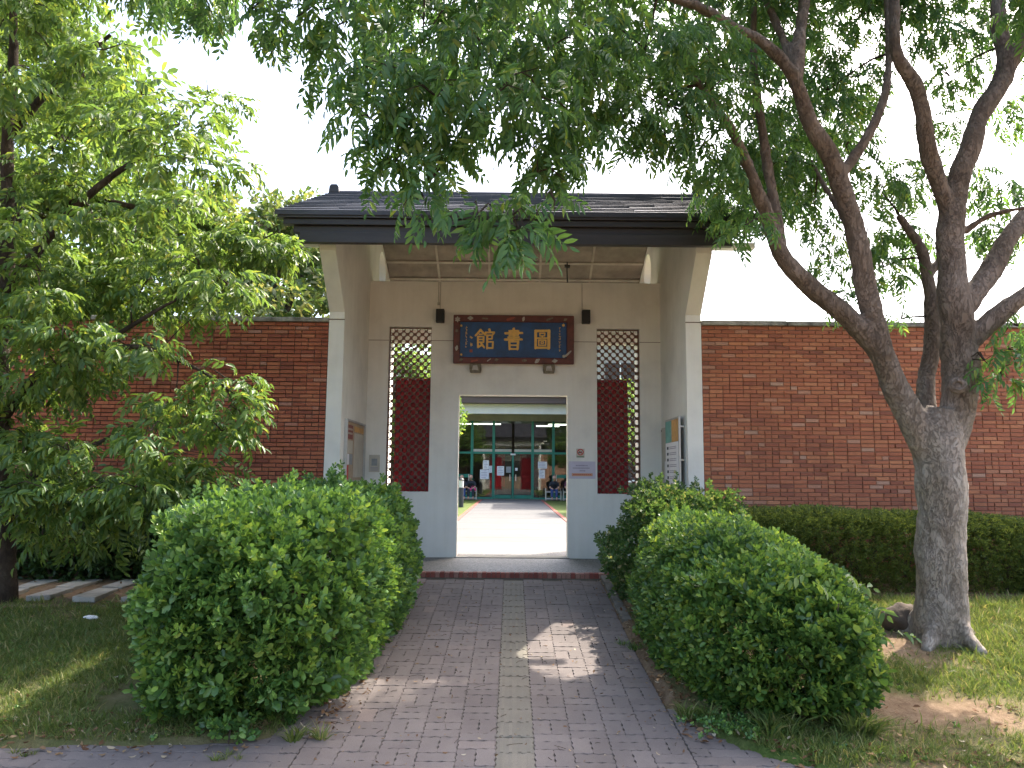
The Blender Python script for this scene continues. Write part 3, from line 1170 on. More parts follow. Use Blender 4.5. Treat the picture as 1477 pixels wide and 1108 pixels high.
# red door leaves folded back behind the lattice screens
for s, x0, x1, lab in ((-1, -1.90, -.87, 'dark red gate door folded open behind the left lattice screen'),
                       (1, .91, 1.89, 'dark red gate door folded open behind the right lattice screen')):
    d_ = thing('gate_door', lab, 'door', 'red gate doors', ((x0 + x1) / 2, 12.53, PLAT))
    xm = (x0 + x1) / 2
    n = 6
    for k in range(n):
        w = (x1 - x0) / n
        o = MB().box(x0 + k * w + .002, x0 + (k + 1) * w - .002, 12.49 + random.uniform(0, .002), 12.53, PLAT + .02, 3.33).build('plank', 'door_red', d_)
        o.data.transform(Matrix.Translation((-xm, -12.53, -PLAT)))
    for z in (.75, 1.9, 3.05):
        o = MB().box(x0 + .02, x1 - .02, 12.531, 12.565, z - .06, z + .06).build('rail', 'door_red', d_)
        o.data.transform(Matrix.Translation((-xm, -12.53, -PLAT)))


# ------------------------------------------------------------------ name board
def stroke(m, p, q, w0, w1, y0, y1):
    p, q = Vector(p), Vector(q)
    t = (q - p).normalized()
    n = Vector((-t.y, t.x))
    e0, e1 = w0 * .35, w1 * .35
    poly = [p - t * e0 + n * w0 * .35, p + n * w0 * .5 + t * e0 * .3, q + n * w1 * .5 - t * e1 * .3, q + t * e1 + n * w1 * .1,
            q + t * e1 * .6 - n * w1 * .45, q - n * w1 * .5 - t * e1, p - n * w0 * .5, p - t * e0 - n * w0 * .2]
    m.plate([(a.x, a.y) for a in poly], [], 'y', y0, y1)


CH = {
    'tu': [((.08, .95), (.08, .03), .13), ((.05, .93), (.93, .95), .12), ((.92, .96), (.92, .02), .15), ((.08, .07), (.92, .07), .11),
           ((.35, .82), (.35, .67), .07), ((.35, .81), (.66, .82), .07), ((.66, .82), (.65, .67), .07), ((.35, .68), (.65, .68), .06),
           ((.5, .68), (.5, .55), .07), ((.2, .56), (.8, .57), .075), ((.28, .47), (.28, .18), .075), ((.28, .46), (.73, .47), .07),
           ((.73, .47), (.72, .18), .075), ((.28, .2), (.72, .2), .06), ((.43, .38), (.58, .38), .05), ((.43, .38), (.43, .28), .05),
           ((.58, .38), (.58, .28), .05), ((.43, .29), (.58, .29), .05)],
    'shu': [((.26, .885), (.75, .90), .085), ((.75, .9), (.73, .68), .085), ((.05, .775), (.97, .80), .10), ((.26, .685), (.75, .695), .075),
            ((.2, .585), (.8, .60), .08), ((.03, .475), (.95, .495), .10), ((.5, 1.0), (.5, .47), .11), ((.27, .39), (.29, .0), .10),
            ((.27, .38), (.74, .39), .08), ((.74, .39), (.71, .0), .11), ((.3, .21), (.7, .21), .07), ((.3, .03), (.7, .03), .08)],
    'guan': [((.28, 1.0), (.0, .68), .10), ((.26, .98), (.49, .74), .10), ((.19, .75), (.36, .76), .07), ((.13, .64), (.13, .06), .10),
             ((.13, .63), (.42, .64), .075), ((.42, .64), (.42, .33), .09), ((.13, .485), (.42, .485), .065), ((.13, .34), (.42, .34), .07),
             ((.13, .07), (.31, .18), .09), ((.29, .29), (.47, .06), .10), ((.71, 1.02), (.75, .90), .12), ((.53, .86), (.51, .71), .10),
             ((.53, .85), (.97, .87), .085), ((.97, .87), (.90, .74), .10), ((.61, .71), (.61, .0), .10), ((.61, .70), (.87, .71), .075),
             ((.87, .71), (.86, .51), .08), ((.61, .52), (.87, .52), .07), ((.61, .36), (.91, .37), .075), ((.91, .37), (.90, .02), .09),
             ((.61, .04), (.91, .04), .085)],
}
board = thing('name_board', 'blue and gold carved name board with a dark red frame above the doorway', 'sign', loc=(.02, 12.13, 3.53))
board.rotation_euler = (R(4.5), 0, 0)
SW2, SH = 1.92, .775
FW = .105
outer = [(-SW2 / 2, 0), (SW2 / 2, 0), (SW2 / 2, SH), (-SW2 / 2, SH)]
inner = [(-SW2 / 2 + FW, FW * .95), (SW2 / 2 - FW * 1.1, FW * .95), (SW2 / 2 - FW * 1.1, SH - FW * 1.05), (-SW2 / 2 + FW, SH - FW * 1.05)]
MB().plate(outer, [inner], 'y', -.045, .03).build('frame', 'sign_frame', board, bevel=.012)
MB().plate(inner, [], 'y', -.012, .02).build('panel', 'sign_blue', board)
for key, cxx, cz, w, h in (('guan', -.455, .39, .305, .305), ('shu', -.0, .395, .30, .335), ('tu', .455, .395, .25, .31)):
    m = MB()
    for a, b, t in CH[key]:
        y = -.026 - random.random() * .006
        P = lambda q: (cxx + (q[0] - .5) * w, cz + (q[1] - .5) * h)
        stroke(m, P(a), P(b), t * h * 1.12, t * h * .98, y, -.0125)
    m.build('gold_character', 'gold', board)


def tiny_glyphs(x, z0, z1, n, sz, name='small_lettering'):
    """column of small gilt strokes too fine to read"""
    m = MB()
    for k in range(n):
        z = z0 + (z1 - z0) * (k + .5) / n
        for q in range(4):
            a = (x + random.uniform(-.4, .1) * sz, z + random.uniform(-.4, .4) * sz)
            b = (a[0] + random.uniform(.3, .6) * sz, a[1] + random.uniform(-.1, .1) * sz) if q % 2 else (a[0] + .15 * sz, a[1] - .5 * sz)
            stroke(m, a, b, sz * .2, sz * .16, -.0165, -.0125)
    m.build(name, 'gold', board)['kind'] = 'stuff'


tiny_glyphs(.735, .21, .60, 9, .034)
tiny_glyphs(-.755, .25, .60, 9, .034)
tiny_glyphs(-.675, .27, .46, 2, .06)
MB().box(-.70, -.655, -.0165, -.0125, .18, .225).build('seal', 'sign_relief_red', board)


def relief(kind, x, z, s, ang, mat):
    P = {'book': [(-1, -.35), (-.1, -.6), (1, -.05), (.9, .2), (0, .65), (-1, .1)],
         'diamond': [(-1, 0), (0, -.7), (1, 0), (0, .75)],
         'scroll': [(-1.2, -.2), (-.9, -.45), (1, .05), (1.25, .35), (.9, .5), (-1, .15)],
         'flower': [(math.cos(i * .5236) * (1 if i % 2 else .6), math.sin(i * .5236) * (1 if i % 2 else .6)) for i in range(12)]}[kind]
    c, sn = math.cos(ang), math.sin(ang)
    poly = [(x + s * (a * c - b * sn), z + s * (a * sn + b * c)) for a, b in P]
    m = MB().plate(poly, [], 'y', -.056, -.043)
    inn = [(x + (px_ - x) * .55, z + (pz_ - z) * .55) for px_, pz_ in poly]
    m.plate(inn, [], 'y', -.062, -.0565)
    m.build('carved_emblem', mat, board)


for q in (('flower', -.895, .70, .05, 0, 'sign_relief'), ('diamond', -.69, .722, .05, 0, 'sign_relief'), ('scroll', -.46, .715, .042, -.3, 'bracket'),
          ('scroll', -.05, .715, .06, .1, 'sign_relief_red'), ('book', .155, .718, .038, 1.2, 'sign_relief'), ('scroll', .57, .715, .05, .15, 'bracket'),
          ('diamond', .82, .71, .035, .5, 'bracket'), ('scroll', .87, .165, .055, .55, 'sign_relief'), ('flower', .80, .125, .03, 0, 'sign_relief'),
          ('diamond', .655, .05, .05, .1, 'sign_relief'), ('book', .38, .05, .05, .6, 'sign_relief'), ('book', .175, .055, .04, 0, 'bracket'),
          ('diamond', -.27, .06, .035, .2, 'bracket'), ('scroll', -.39, .055, .03, .4, 'sign_relief'), ('scroll', -.62, .04, .05, 0, 'sign_relief_red'),
          ('diamond', -.83, .06, .035, .3, 'bracket'), ('flower', -.905, .52, .03, 0, 'bracket'), ('book', -.905, .245, .042, 1.3, 'sign_relief'),
          ('flower', -.835, .60, .022, 0, 'gold'), ('flower', -.83, .14, .022, 0, 'gold'), ('flower', .79, .62, .028, 0, 'gold')):
    relief(*q)
for x, lab in ((-.585, 'carved bracket block under the left end of the name board'), (.585, 'carved bracket block under the right end of the name board')):
    b_ = thing('bracket_block', lab, 'bracket', 'sign brackets', (x, 12.14, 3.46))
    MB().plate([(-.085, -.07), (.085, -.07), (.095, -.02), (.09, .065), (-.09, .065), (-.095, -.02)], [], 'y', -.06, .06).build('block', 'bracket', b_, bevel=.01)
    MB().plate([(-.05, -.04), (.05, -.04), (.03, .04), (-.04, .03)], [], 'y', -.075, -.061).build('carving', 'sign_relief', b_)

for x, z, lab in ((-1.16, 4.296, 'small black loudspeaker left of the name board'), (1.178, 4.3, 'small black loudspeaker right of the name board')):
    s_ = thing('loudspeaker', lab, 'speaker', 'wall loudspeakers', (x, 12.13, z))
    MB().box(-.066, .066, -.07, .05, -.107, .107).build('cabinet', 'speaker_black', s_, bevel=.008)
    MB().box(-.057, .057, -.077, -.071, -.097, .097).build('grille', 'speaker_black', s_)
    MB().box(-.02, .02, .05, .068, -.03, .03).build('wall_mount', 'aluminium', s_)
cbl = MB().tube([(-1.2, 12.19, 4.87), (-1.2, 12.19, 4.6), (-1.195, 12.19, 4.52)], .006, 6)
cbl.tube([(-1.17, 12.19, 4.87), (-1.17, 12.19, 4.405)], .006, 6)
cbl.box(-1.215, -1.165, 12.165, 12.199, 4.49, 4.53)
tag(cbl.build('speaker_cable', 'cable'), 'thin pale cable dropping to the left loudspeaker', 'cable')
tag(MB().tube([(1.12, 12.192, 4.87), (1.122, 12.192, 4.405)], .005, 6).build('speaker_cable', 'cable'), 'thin pale cable dropping to the right loudspeaker', 'cable')
hc = MB().tube([(.98, 13.55, 5.6), (.975, 13.55, 5.45), (.985, 13.55, 5.2), (.98, 13.5, 4.95)], .012, 6)
hc.tube([(.93, 13.55, 5.53), (1.03, 13.55, 5.52)], .03, 6)
tag(hc.build('hanging_cord', 'cable_dark'), 'dark cord hanging from the porch ceiling', 'cord')

# notices on the door wall
ns = thing('no_smoking_sign', 'small round no smoking sticker right of the doorway', 'sign', loc=(1.091, 12.198, 2.13))
MB().box(-.065, .065, -.003, 0, -.075, .065).build('backing', 'poster_beige', ns)
ring = circle(0, .012, .052)
MB().plate(ring, [circle(0, .012, .038)], 'y', -.006, -.0035).build('red_ring', 'red_ink', ns)
m = MB()
stroke(m, (-.033, .04), (.033, -.02), .011, .011, -.0065, -.0037)
m.build('red_bar', 'red_ink', ns)
m = MB()
stroke(m, (-.028, .0), (.024, .014), .016, .016, -.0055, -.0036)
m.build('cigarette', 'ink', ns)
MB().box(-.055, .055, -.006, -.0035, -.07, -.055).build('caption_bar', 'green_ink', ns)
nt_ = thing('wall_notice', 'lavender notice with an orange band right of the doorway', 'notice', loc=(1.118, 12.198, 1.86))
MB().box(-.21, .21, -.006, 0, -.135, .135).build('sheet', 'lavender', nt_)
for z, x0, x1 in ((.07, -.10, .09), (.03, -.15, .10), (-.012, -.04, .04)):
    m = MB()
    x = x0
    while x < x1:
        w = random.uniform(.012, .022)
        m.box(x, x + w, -.0085, -.0062, z - .009, z + .009)
        x += w + .005
    m.build('text_line', 'ink_soft', nt_)
MB().box(-.165, .165, -.0085, -.0062, -.095, -.05).build('orange_band', 'orange_band', nt_)
m = MB()
for k in range(9):
    m.box(-.14 + k * .032, -.12 + k * .032, -.011, -.009, -.08, -.066)
m.build('text_line', 'red_ink', nt_)

# small info plate left, beside the left screen
ip = thing('info_plate', 'small clear information plate on the wall left of the left lattice screen', 'sign', loc=(-2.16, 12.198, 1.93))
MB().box(-.085, .085, -.008, 0, -.13, .14).build('plate', 'poster_beige', ip)
MB().box(-.045, .045, -.0105, -.0085, -.03, .08).build('blue_print', 'poster_grey', ip)
for sx in (-.07, .07):
    MB().box(sx - .008, sx + .008, -.014, -.0085, .115, .131).build('screw', 'aluminium', ip)
m = MB()
for z in (-.06, -.08, -.1):
    m.box(-.06, .06, -.0105, -.0085, z - .004, z + .004)
m.build('text_line', 'ink_soft', ip)

# notice case on the left side wall, faces +x
XL = GX - 2.345
nb = thing('notice_case', 'framed notice case with posters on the left side wall of the porch', 'notice board', loc=(XL, 11.3, 2.1))
fr_ = MB()
for q in ((-.68, .68, .40, .43), (-.68, .68, -.45, -.42), (-.68, -.64, -.42, .40), (.64, .68, -.42, .40)):
    fr_.box(.002, .045, q[0], q[1], q[2], q[3])
fr_.build('frame', 'aluminium', nb)
MB().box(.002, .015, -.64, .64, -.42, .40).build('back_panel', 'poster_wood', nb)


def sheet(par, x, y0, y1, z0, z1, mat, name='poster'):
    return MB().box(min(x, x + (.003 if x > 0 else -.003)), max(x, x + (.003 if x > 0 else -.003)), y0, y1, z0, z1).build(name, mat, par)


sheet(nb, .016, -.60, -.18, .16, .36, 'poster_maroon')
m = MB()
for z in (.30, .24):
    for k in range(6):
        m.box(.0192, .0205, -.56 + k * .06, -.525 + k * .06, z - .014, z + .014)
m.build('headline', 'poster_beige', nb)
sheet(nb, .016, -.58, -.17, -.04, .14, 'poster_beige')
sheet(nb, .016, -.60, -.40, -.2, -.05, 'paper')
sheet(nb, .016, -.38, -.16, -.2, -.05, 'poster_grey')
sheet(nb, .016, -.62, -.42, -.40, -.21, 'red_ink')
sheet(nb, .016, -.40, -.16, -.40, -.21, 'poster_wood')
sheet(nb, .016, -.08, .6, .28, .36, 'poster_orange')
sheet(nb, .016, -.08, .6, -.38, .26, 'poster_beige')
# on the right side wall, faces -x
XR = GX + 2.345
rb_ = thing('notice_board', 'plain beige notice board deep on the right side wall of the porch', 'notice board', loc=(XR, 11.82, 2.1))
MB().box(-.02, -.002, -.29, .3, -.45, .42).build('panel', 'poster_beige', rb_)
for y in (-.27, .28):
    for z in (.38,):
        MB().box(-.026, -.0205, y - .012, y + .012, z - .012, z + .012).build('screw', 'cable_dark', rb_)
sheet(rb_, -.021, -.24, .06, -.42, -.1, 'paper')
ps = thing('poster_stand', 'tall poster panel with orange and teal heading on the right side wall', 'poster', loc=(XR, 11.02, 2.1))
MB().box(-.085, -.06, -.46, .46, -.5, .5).build('backing_panel', 'aluminium', ps)
for z in (-.1, .36):
    MB().box(-.06, -.002, -.43, -.41, z - .012, z + .012).build('wall_arm', 'steel', ps)
sheet(ps, -.0865, -.43, .0, .16, .47, 'poster_orange')
sheet(ps, -.0865, .005, .43, .16, .47, 'poster_teal')
sheet(ps, -.0865, -.43, .43, -.48, .155, 'paper')
for k in range(6):
    z = .08 - k * .085
    MB().box(-.0925, -.0897, .22, .32, z - .02, z + .02).build('bullet_icon', 'ink', ps)
    m = MB()
    for dz in (-.012, .012):
        m.box(-.0925, -.0897, -.3, .16, z + dz - .005, z + dz + .005)
    m.build('text_line', 'ink_soft', ps)

# ------------------------------------------------------------------ library across the courtyard
LY = 41.2
lib = thing('library_building', 'library front with green framed glass doors seen through the doorway', 'building', loc=(GX, LY, .5))
LO = Vector((GX, LY, .5))


def lb(m, name, mat, parent=None, bevel=0):
    o = m.build(name, mat, parent or lib, bevel=bevel)
    pp = LO if parent is None else LO + parent.location
    o.data.transform(Matrix.Translation(-pp))
    return o


FY = 39.4
zb0, zb1, zr = at(740, 597, FY).z, at(740, 583, FY).z, at(740, 568, FY).z
lb(MB().box(-13, 13, FY, FY + .35, zb0, zb1), 'white_beam', 'white_paint')
m = MB()
for k in range(4):
    m.box(-13.3, 13.3, FY - .5 - .08 * (k % 2), FY + .6, zb1 + .004 + k * .33, zb1 + .32 + k * .33)
rf = lb(m, 'roof_fascia', 'library_brown')
lb(MB().plate([(FY - .6, zb1 + 1.33), (50, zb1 + 1.33), (45, zb1 + 3.4)], [], 'x', -13.4, 13.4), 'roof', 'roof_dark')
lb(MB().box(-13, 13, FY + .352, LY + .1, zb0 + .15, zb0 + .3), 'porch_soffit', 'soffit')
lb(MB().box(-13, 13, LY - .04, LY + .08, 4.64, zb0 + .149), 'head_wall', 'soffit')
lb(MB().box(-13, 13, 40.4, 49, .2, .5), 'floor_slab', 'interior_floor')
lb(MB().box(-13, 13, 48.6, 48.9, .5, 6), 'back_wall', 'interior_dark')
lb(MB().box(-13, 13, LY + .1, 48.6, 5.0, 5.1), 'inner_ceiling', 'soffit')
for s in (-1, 1):
    lb(MB().box(s * 13 - .15, s * 13 + .15, LY, 48.6, .5, 6), 'end_wall', 'library_brown')
MX = [-2.1, -.95, .085, 1.13, 2.24]
for k in range(9):
    MX += [2.24 + 1.12 * (k + 1), -2.1 - 1.12 * (k + 1)]
MX.sort()
for x in MX:
    if abs(x - .085) < .01:
        lb(MB().box(x - .05, x + .05, LY - .05, LY + .05, .5, 2.9), 'mullion', 'green_frame')
    else:
        lb(MB().box(x - .07, x + .07, LY - .06, LY + .06, .5, 4.64), 'mullion', 'green_frame')
for x0, x1 in zip(MX, MX[1:]):
    door = -1 < (x0 + x1) / 2 < 1.2
    sided = 2.24 <= x0 < 3.2 or -3.3 < x0 <= -2.3
    a, b = x0 + .075, x1 - .075
    lb(MB().box(a, b, LY - .045, LY + .045, 2.88, 2.99), 'transom', 'green_frame')
    if abs((x0 + x1) / 2) < 2.3:
        lb(MB().box(a, b, LY - .05, LY + .03, 3.0, 3.13), 'light_strip', 'poster_beige')
    lb(MB().box(a, b, LY - .01, LY + .01, 3.14, 4.63), 'pane', 'glass')
    if door or sided:
        d_ = lb(MB().box(a, b, LY - .012, LY + .008, .72, 2.87), 'door_pane', 'glass')
        lb(MB().box(a, b, LY - .035, LY + .035, .52, .715), 'door_rail', 'green_frame', d_)
        if sided:
            lb(MB().box(a, b, LY - .035, LY + .035, 1.62, 1.80), 'door_rail', 'green_frame', d_)
        lb(MB().box(b - .10, b - .06, LY - .09, LY - .04, 1.45, 1.8) if x0 < 0 else MB().box(a + .06, a + .10, LY - .09, LY - .04, 1.45, 1.8), 'door_handle', 'steel', d_)
    else:
        lb(MB().box(a, b, LY - .01, LY + .01, .6, 2.87), 'pane', 'glass')
        lb(MB().box(a, b, LY - .035, LY + .035, .5, .595), 'sill_rail', 'green_frame')
lb(MB().box(-.05, .22, LY - .1, LY - .05, 2.82, 2.90), 'door_sensor', 'white_paint')


wing = thing('courtyard_wing', 'pale grey courtyard wing seen through the right lattice screen', 'building', loc=(8.4, 36, .47))
def wg(m, name, mat):
    o = m.build(name, mat, wing)
    o.data.transform(Matrix.Translation((-8.4, -36, -.47)))
    return o
wg(MB().box(3.7, 13, 33.5, 38.5, .3, 7.6), 'wall', 'soffit')
wg(MB().box(3.5, 13.2, 33.3, 38.7, 7.602, 7.95), 'roof_slab', 'white_paint')
for k in range(5):
    for z in (1.6, 5.2):
        x = 4.1 + k * 1.75
        wg(MB().box(x, x + 1.3, 33.46, 33.498, z, z + 1.5), 'window', 'interior_dark')
        wg(MB().box(x - .06, x + 1.36, 33.38, 33.459, z - .1, z), 'sill', 'white_paint')
        wg(MB().box(x + .62, x + .68, 33.44, 33.459, z, z + 1.5), 'glazing_bar', 'white_paint')


def notice_at(px0, py0, px1, py1, mat='paper', ink=True):
    p, q = at(px0, py0, LY - .03), at(px1, py1, LY - .03)
    o = lb(MB().box(p.x, q.x, LY - .026, LY - .02, q.z, p.z), 'paper_notice', mat)
    if ink:
        m = MB()
        n = max(2, int((p.z - q.z) / .09))
        for k in range(n):
            z = p.z - (k + .7) * (p.z - q.z) / (n + .6)
            m.box(p.x + .05, q.x - .05 - random.random() * .1, LY - .031, LY - .0275, z - .012, z + .012)
        lb(m, 'text_line', 'ink_soft', o)


notice_at(697, 664, 705, 677)
notice_at(692.5, 677.5, 705, 691)
notice_at(705.5, 672, 711, 682)
notice_at(717, 672.5, 727, 686)
notice_at(730, 673, 737, 682, 'poster_grey')
notice_at(776, 666, 789, 676)
notice_at(777.5, 677.5, 786, 690)
notice_at(743, 675, 746.5, 679)
for px0, px1, py0, py1, y, lab in ((716, 728, 656, 702, 43.2, 'tall red display board inside the library left of the glass doors'),
                                   (750, 765, 655, 710, 43.0, 'red display board inside the library behind the right glass door'),
                                   (770, 777, 660, 702, 43.6, 'narrow red display board inside the library behind the fixed right pane')):
    p, q = at(px0, py0, y), at(px1, py1, y)
    t = thing('display_board', lab, 'display board', 'red boards inside the library', ((p.x + q.x) / 2, y, .5))
    w = (q.x - p.x) / 2
    MB().box(-w, w, -.03, .03, q.z - .5, p.z - .5).build('panel', 'interior_red', t)
    for s in (-1, 1):
        MB().box(s * w * .8 - .03, s * w * .8 + .03, -.2, .2, 0, q.z - .5 + .002).build('foot', 'interior_dark', t)
for px, y, k in ((672, 45.5, 0), (705, 45.5, 1), (808, 45.5, 2), (790, 47, 3)):
    p = at(px, 622 + 4 * k, y)
    t = thing('ceiling_lamp', ('fluorescent tube lamp inside the library, farthest left', 'fluorescent tube lamp inside the library, left of the doors',
              'fluorescent tube lamp inside the library, farthest right', 'fluorescent tube lamp inside the library, right of the doors')[k], 'lamp', 'lamps inside the library', (p.x, y, 4.75))
    MB().box(-.7, .7, -.05, .05, -.03, .03).build('tube', 'tube_light', t)
    MB().box(-.74, .74, -.09, .09, .031, .08).build('housing', 'white_paint', t)
    MB().tube([(0, 0, .08), (0, 0, .26)], .012, 6).build('rod', 'steel', t)


def bench(label, x0, x1, y):
    t = thing('bench', label, 'bench', 'steel benches outside the library', ((x0 + x1) / 2, y, .5))
    w = (x1 - x0) / 2
    for sx in (-w, w):
        for sy in (-.22, .22):
            MB().tube([(sx, sy, 0), (sx, sy, .62 if sy > 0 else .48)], .025, 8).build('leg', 'steel', t)
    m = MB()
    for sy in (-.22, .22):
        m.tube([(-w, sy, .42), (w, sy, .42)], .02, 8)
        m.tube([(-w, sy, .08), (w, sy, .08)], .02, 8)
    m.build('frame', 'steel', t)
    for k in range(4):
        MB().box(-w, w, -.2 + k * .105, -.11 + k * .105, .44, .465).build('slat', 'poster_wood', t)
    return t


bench('steel framed bench left of the library doors', -3.1, -1.78, 39.75)
bench('steel framed bench right of the library doors', 1.78, 2.55, 39.75)
bench('steel framed bench farther right of the library doors, cut off by the door jamb', 2.68, 3.9, 39.75)


def person(label, x, y, lean, top, legs, arm=0):
    t = thing('person', label, 'person', None, (x, y, .5))

    def rem(m, name, mat, par, vox=.03):
        o = m.build(name, mat, par, smooth=True)
        r = o.modifiers.new('remesh', 'REMESH')
        r.mode = 'VOXEL'
        r.voxel_size = vox
        r.use_smooth_shade = True
        s = o.modifiers.new('smooth', 'SMOOTH')
        s.iterations = 3
        return o
    hip, sh = Vector((0, .05, .52)), Vector((0, .02 - lean * .35, 1.0 - lean * .12))
    head = sh + Vector((0, -.06 - lean * .12, .25))
    b = MB()
    b.tube([hip, (hip + sh) / 2, sh, sh + Vector((0, -.01, .09)), head - Vector((0, 0, .1))], [.15, .16, .15, .06, .055], 12)
    b.tube([head + Vector((0, .0, -.12)), head + Vector((0, 0, -.07)), head, head + Vector((0, .01, .08)), head + Vector((0, .02, .12))], [.04, .085, .1, .085, .03], 12)
    b.tube([head + Vector((0, -.09, .02)), head + Vector((0, -.125, -.03)), head + Vector((0, -.09, -.045))], [.012, .02, .012], 8)
    for s in (-1, 1):
        b.tube([hip + Vector((s * .09, 0, 0)), Vector((s * .12, -.38, .52)), Vector((s * .12, -.42, .1)), Vector((s * .12, -.5, .04))], [.085, .065, .045, .04], 10)
        hand = Vector((s * .1, -.36, .6))
        b.tube([sh + Vector((s * .17, 0, 0)), sh + Vector((s * .22, -.06, -.27)), hand], [.055, .045, .035], 10)
        for q in range(5):
            a = (q - 2) * .25
            b.tube([hand, hand + Vector((-s * .03 + math.sin(a) * .05, -.05, -.01)), hand + Vector((-s * .03 + math.sin(a) * .07, -.085, -.03))], [.018, .013, .011], 6)
    body = rem(b, 'body', 'skin', t, .018)
    c = MB()
    c.tube([hip + Vector((0, 0, -.02)), (hip + sh) / 2, sh + Vector((0, 0, .03)), sh + Vector((0, 0, .07))], [.175, .18, .17, .08], 14)
    for s in (-1, 1):
        c.tube([sh + Vector((s * .13, 0, .01)), sh + Vector((s * .2, -.03, -.1)), sh + Vector((s * .22, -.06, -.2))], [.085, .075, .07], 10)
    rem(c, 'shirt', top, t)
    c = MB()
    for s in (-1, 1):
        c.tube([hip + Vector((s * .08, .02, .0)), Vector((s * .12, -.38, .52)), Vector((s * .12, -.42, .15))], [.115, .085, .07], 10)
    rem(c, 'trousers', legs, t)
    c = MB()
    c.tube([head + Vector((0, .05, -.1)), head + Vector((0, .05, 0)), head + Vector((0, .03, .09)), head + Vector((0, .015, .14))], [.07, .1, .1, .04], 12)
    rem(c, 'hair', 'hair', t, .02)
    return t


person('person in dark clothes bent forward on the left bench, nearer the door jamb', -2.5, 39.78, 1.0, 'cloth_dark', 'cloth_blue')
person('person in dark clothes bent forward on the left bench, nearer the glass doors', -2.05, 39.85, .9, 'cloth_dark', 'cloth_dark')
person('person in blue trousers seated on the bench right of the doors', 2.2, 39.8, .8, 'cloth_dark', 'cloth_blue')
person('person in purple top seated on the farther right bench', 2.98, 39.78, .6, 'cloth_purple', 'cloth_dark')
bag = thing('bag', 'small pink bag lying on the left bench', 'bag', None, (-1.95, 39.55, .965))
o = MB().plate([(-.2, 0), (.2, 0), (.17, .1), (.05, .17), (-.1, .13), (-.2, .07)], [], 'y', -.09, .09).build('pouch', 'cloth_pink', bag, bevel=.03)
MB().tube([(-.08, 0, .12), (-.05, 0, .22), (.05, 0, .23), (.08, 0, .14)], .012, 6).build('strap', 'cloth_pink', bag)

bl = thing('bollard_lamp', 'dark grey bollard lamp with white head beside the courtyard path', 'lamp', None, (-1.99, 31.0, .475))
MB().tube([(0, 0, 0), (0, 0, .78)], .10, 20).build('post', 'bollard_grey', bl, smooth=False)
MB().tube([(0, 0, .781), (0, 0, 1.06)], .095, 20).build('lamp_head', 'white_paint', bl)
MB().tube([(0, 0, 1.061), (0, 0, 1.10), (0, 0, 1.15)], [.11, .11, .06], 20).build('cap', 'bollard_grey', bl)


# ------------------------------------------------------------------ trees
def limb_mesh(limbs, name, mat, parent, vox=.02, disp=.02):
    m = MB()
    for pts, rad in limbs:
        # resample with catmull-rom so limbs curve
        P = [Vector(p) for p in pts]
        Q, RR = [], []
        for i in range(len(P) - 1):
            p0, p1, p2, p3 = P[max(i - 1, 0)], P[i], P[i + 1], P[min(i + 2, len(P) - 1)]
            for k in range(5):
                t = k / 5
                Q.append(0.5 * ((2 * p1) + (p2 - p0) * t + (2 * p0 - 5 * p1 + 4 * p2 - p3) * t * t + (3 * p1 - p0 - 3 * p2 + p3) * t ** 3))
                RR.append(rad[i] + (rad[i + 1] - rad[i]) * t)
        Q.append(P[-1])
        RR.append(rad[-1])
        Q = [q + Vector((noise.noise(q * 2.3), noise.noise(q * 2.3 + Vector((9, 0, 0))), 0)) * min(RR[k] * .25, .03) for k, q in enumerate(Q)]
        m.tube(Q, RR, 16, wob=.16)
    o = m.build(name, mat, parent, smooth=True)
    if vox:
        r = o.modifiers.new('remesh', 'REMESH')
        r.mode = 'VOXEL'
        r.voxel_size = vox
        r.use_smooth_shade = True
        s = o.modifiers.new('smooth', 'SMOOTH')
        s.iterations = 3
        tx = bpy.data.textures.new(name + '_relief', 'CLOUDS')
        tx.noise_scale = .09
        tx.noise_depth = 3
        d = o.modifiers.new('displace', 'DISPLACE')
        d.texture = tx
        d.texture_coords = 'GLOBAL'
        d.strength = disp
    return o


def twig_mesh(limbs, clumps, name, mat, parent, r0=.03, extra=3):
    """thin branches from the limbs into every leaf clump"""
    pts = []
    for P, rad in limbs:
        P = [Vector(p) for p in P]
        for i in range(len(P) - 1):
            for k in range(4):
                pts.append((P[i].lerp(P[i + 1], k / 4), rad[i]))
    m = MB()
    nodes = list(pts)
    order = sorted(clumps, key=lambda c: min((c[0] - p[0]).length for p in pts))
    for c, r3 in order:
        best = min(nodes, key=lambda p: (p[0] - c).length + (0.6 if p[0].z > c.z + 1.2 else 0))
        a = best[0]
        d = (c - a).length
        if d > .05:
            mid_ = a.lerp(c, .5) + Vector((random.uniform(-.1, .1), random.uniform(-.1, .1), .12 + random.uniform(-.05, .1))) * d * .5
            rr = min(best[1] * .7, r0 * (.5 + .25 * d))
            m.tube([a, a.lerp(mid_, .5) + Vector((0, 0, .03 * d)), mid_, mid_.lerp(c, .5), c], [rr, rr * .85, rr * .65, rr * .5, rr * .32], 6)
            nodes += [(mid_, rr * .65), (c, rr * .4)]
        for _ in range(extra):
            e = c + Vector((random.gauss(0, .6) * r3[0], random.gauss(0, .6) * r3[1], random.gauss(-.1, .5) * r3[2]))
            m.tube([c, c.lerp(e, .5) + Vector((0, 0, .06)), e], [.008, .006, .003], 4)
    o = m.build(name, mat, parent)
    o['kind'] = 'stuff'
    return o


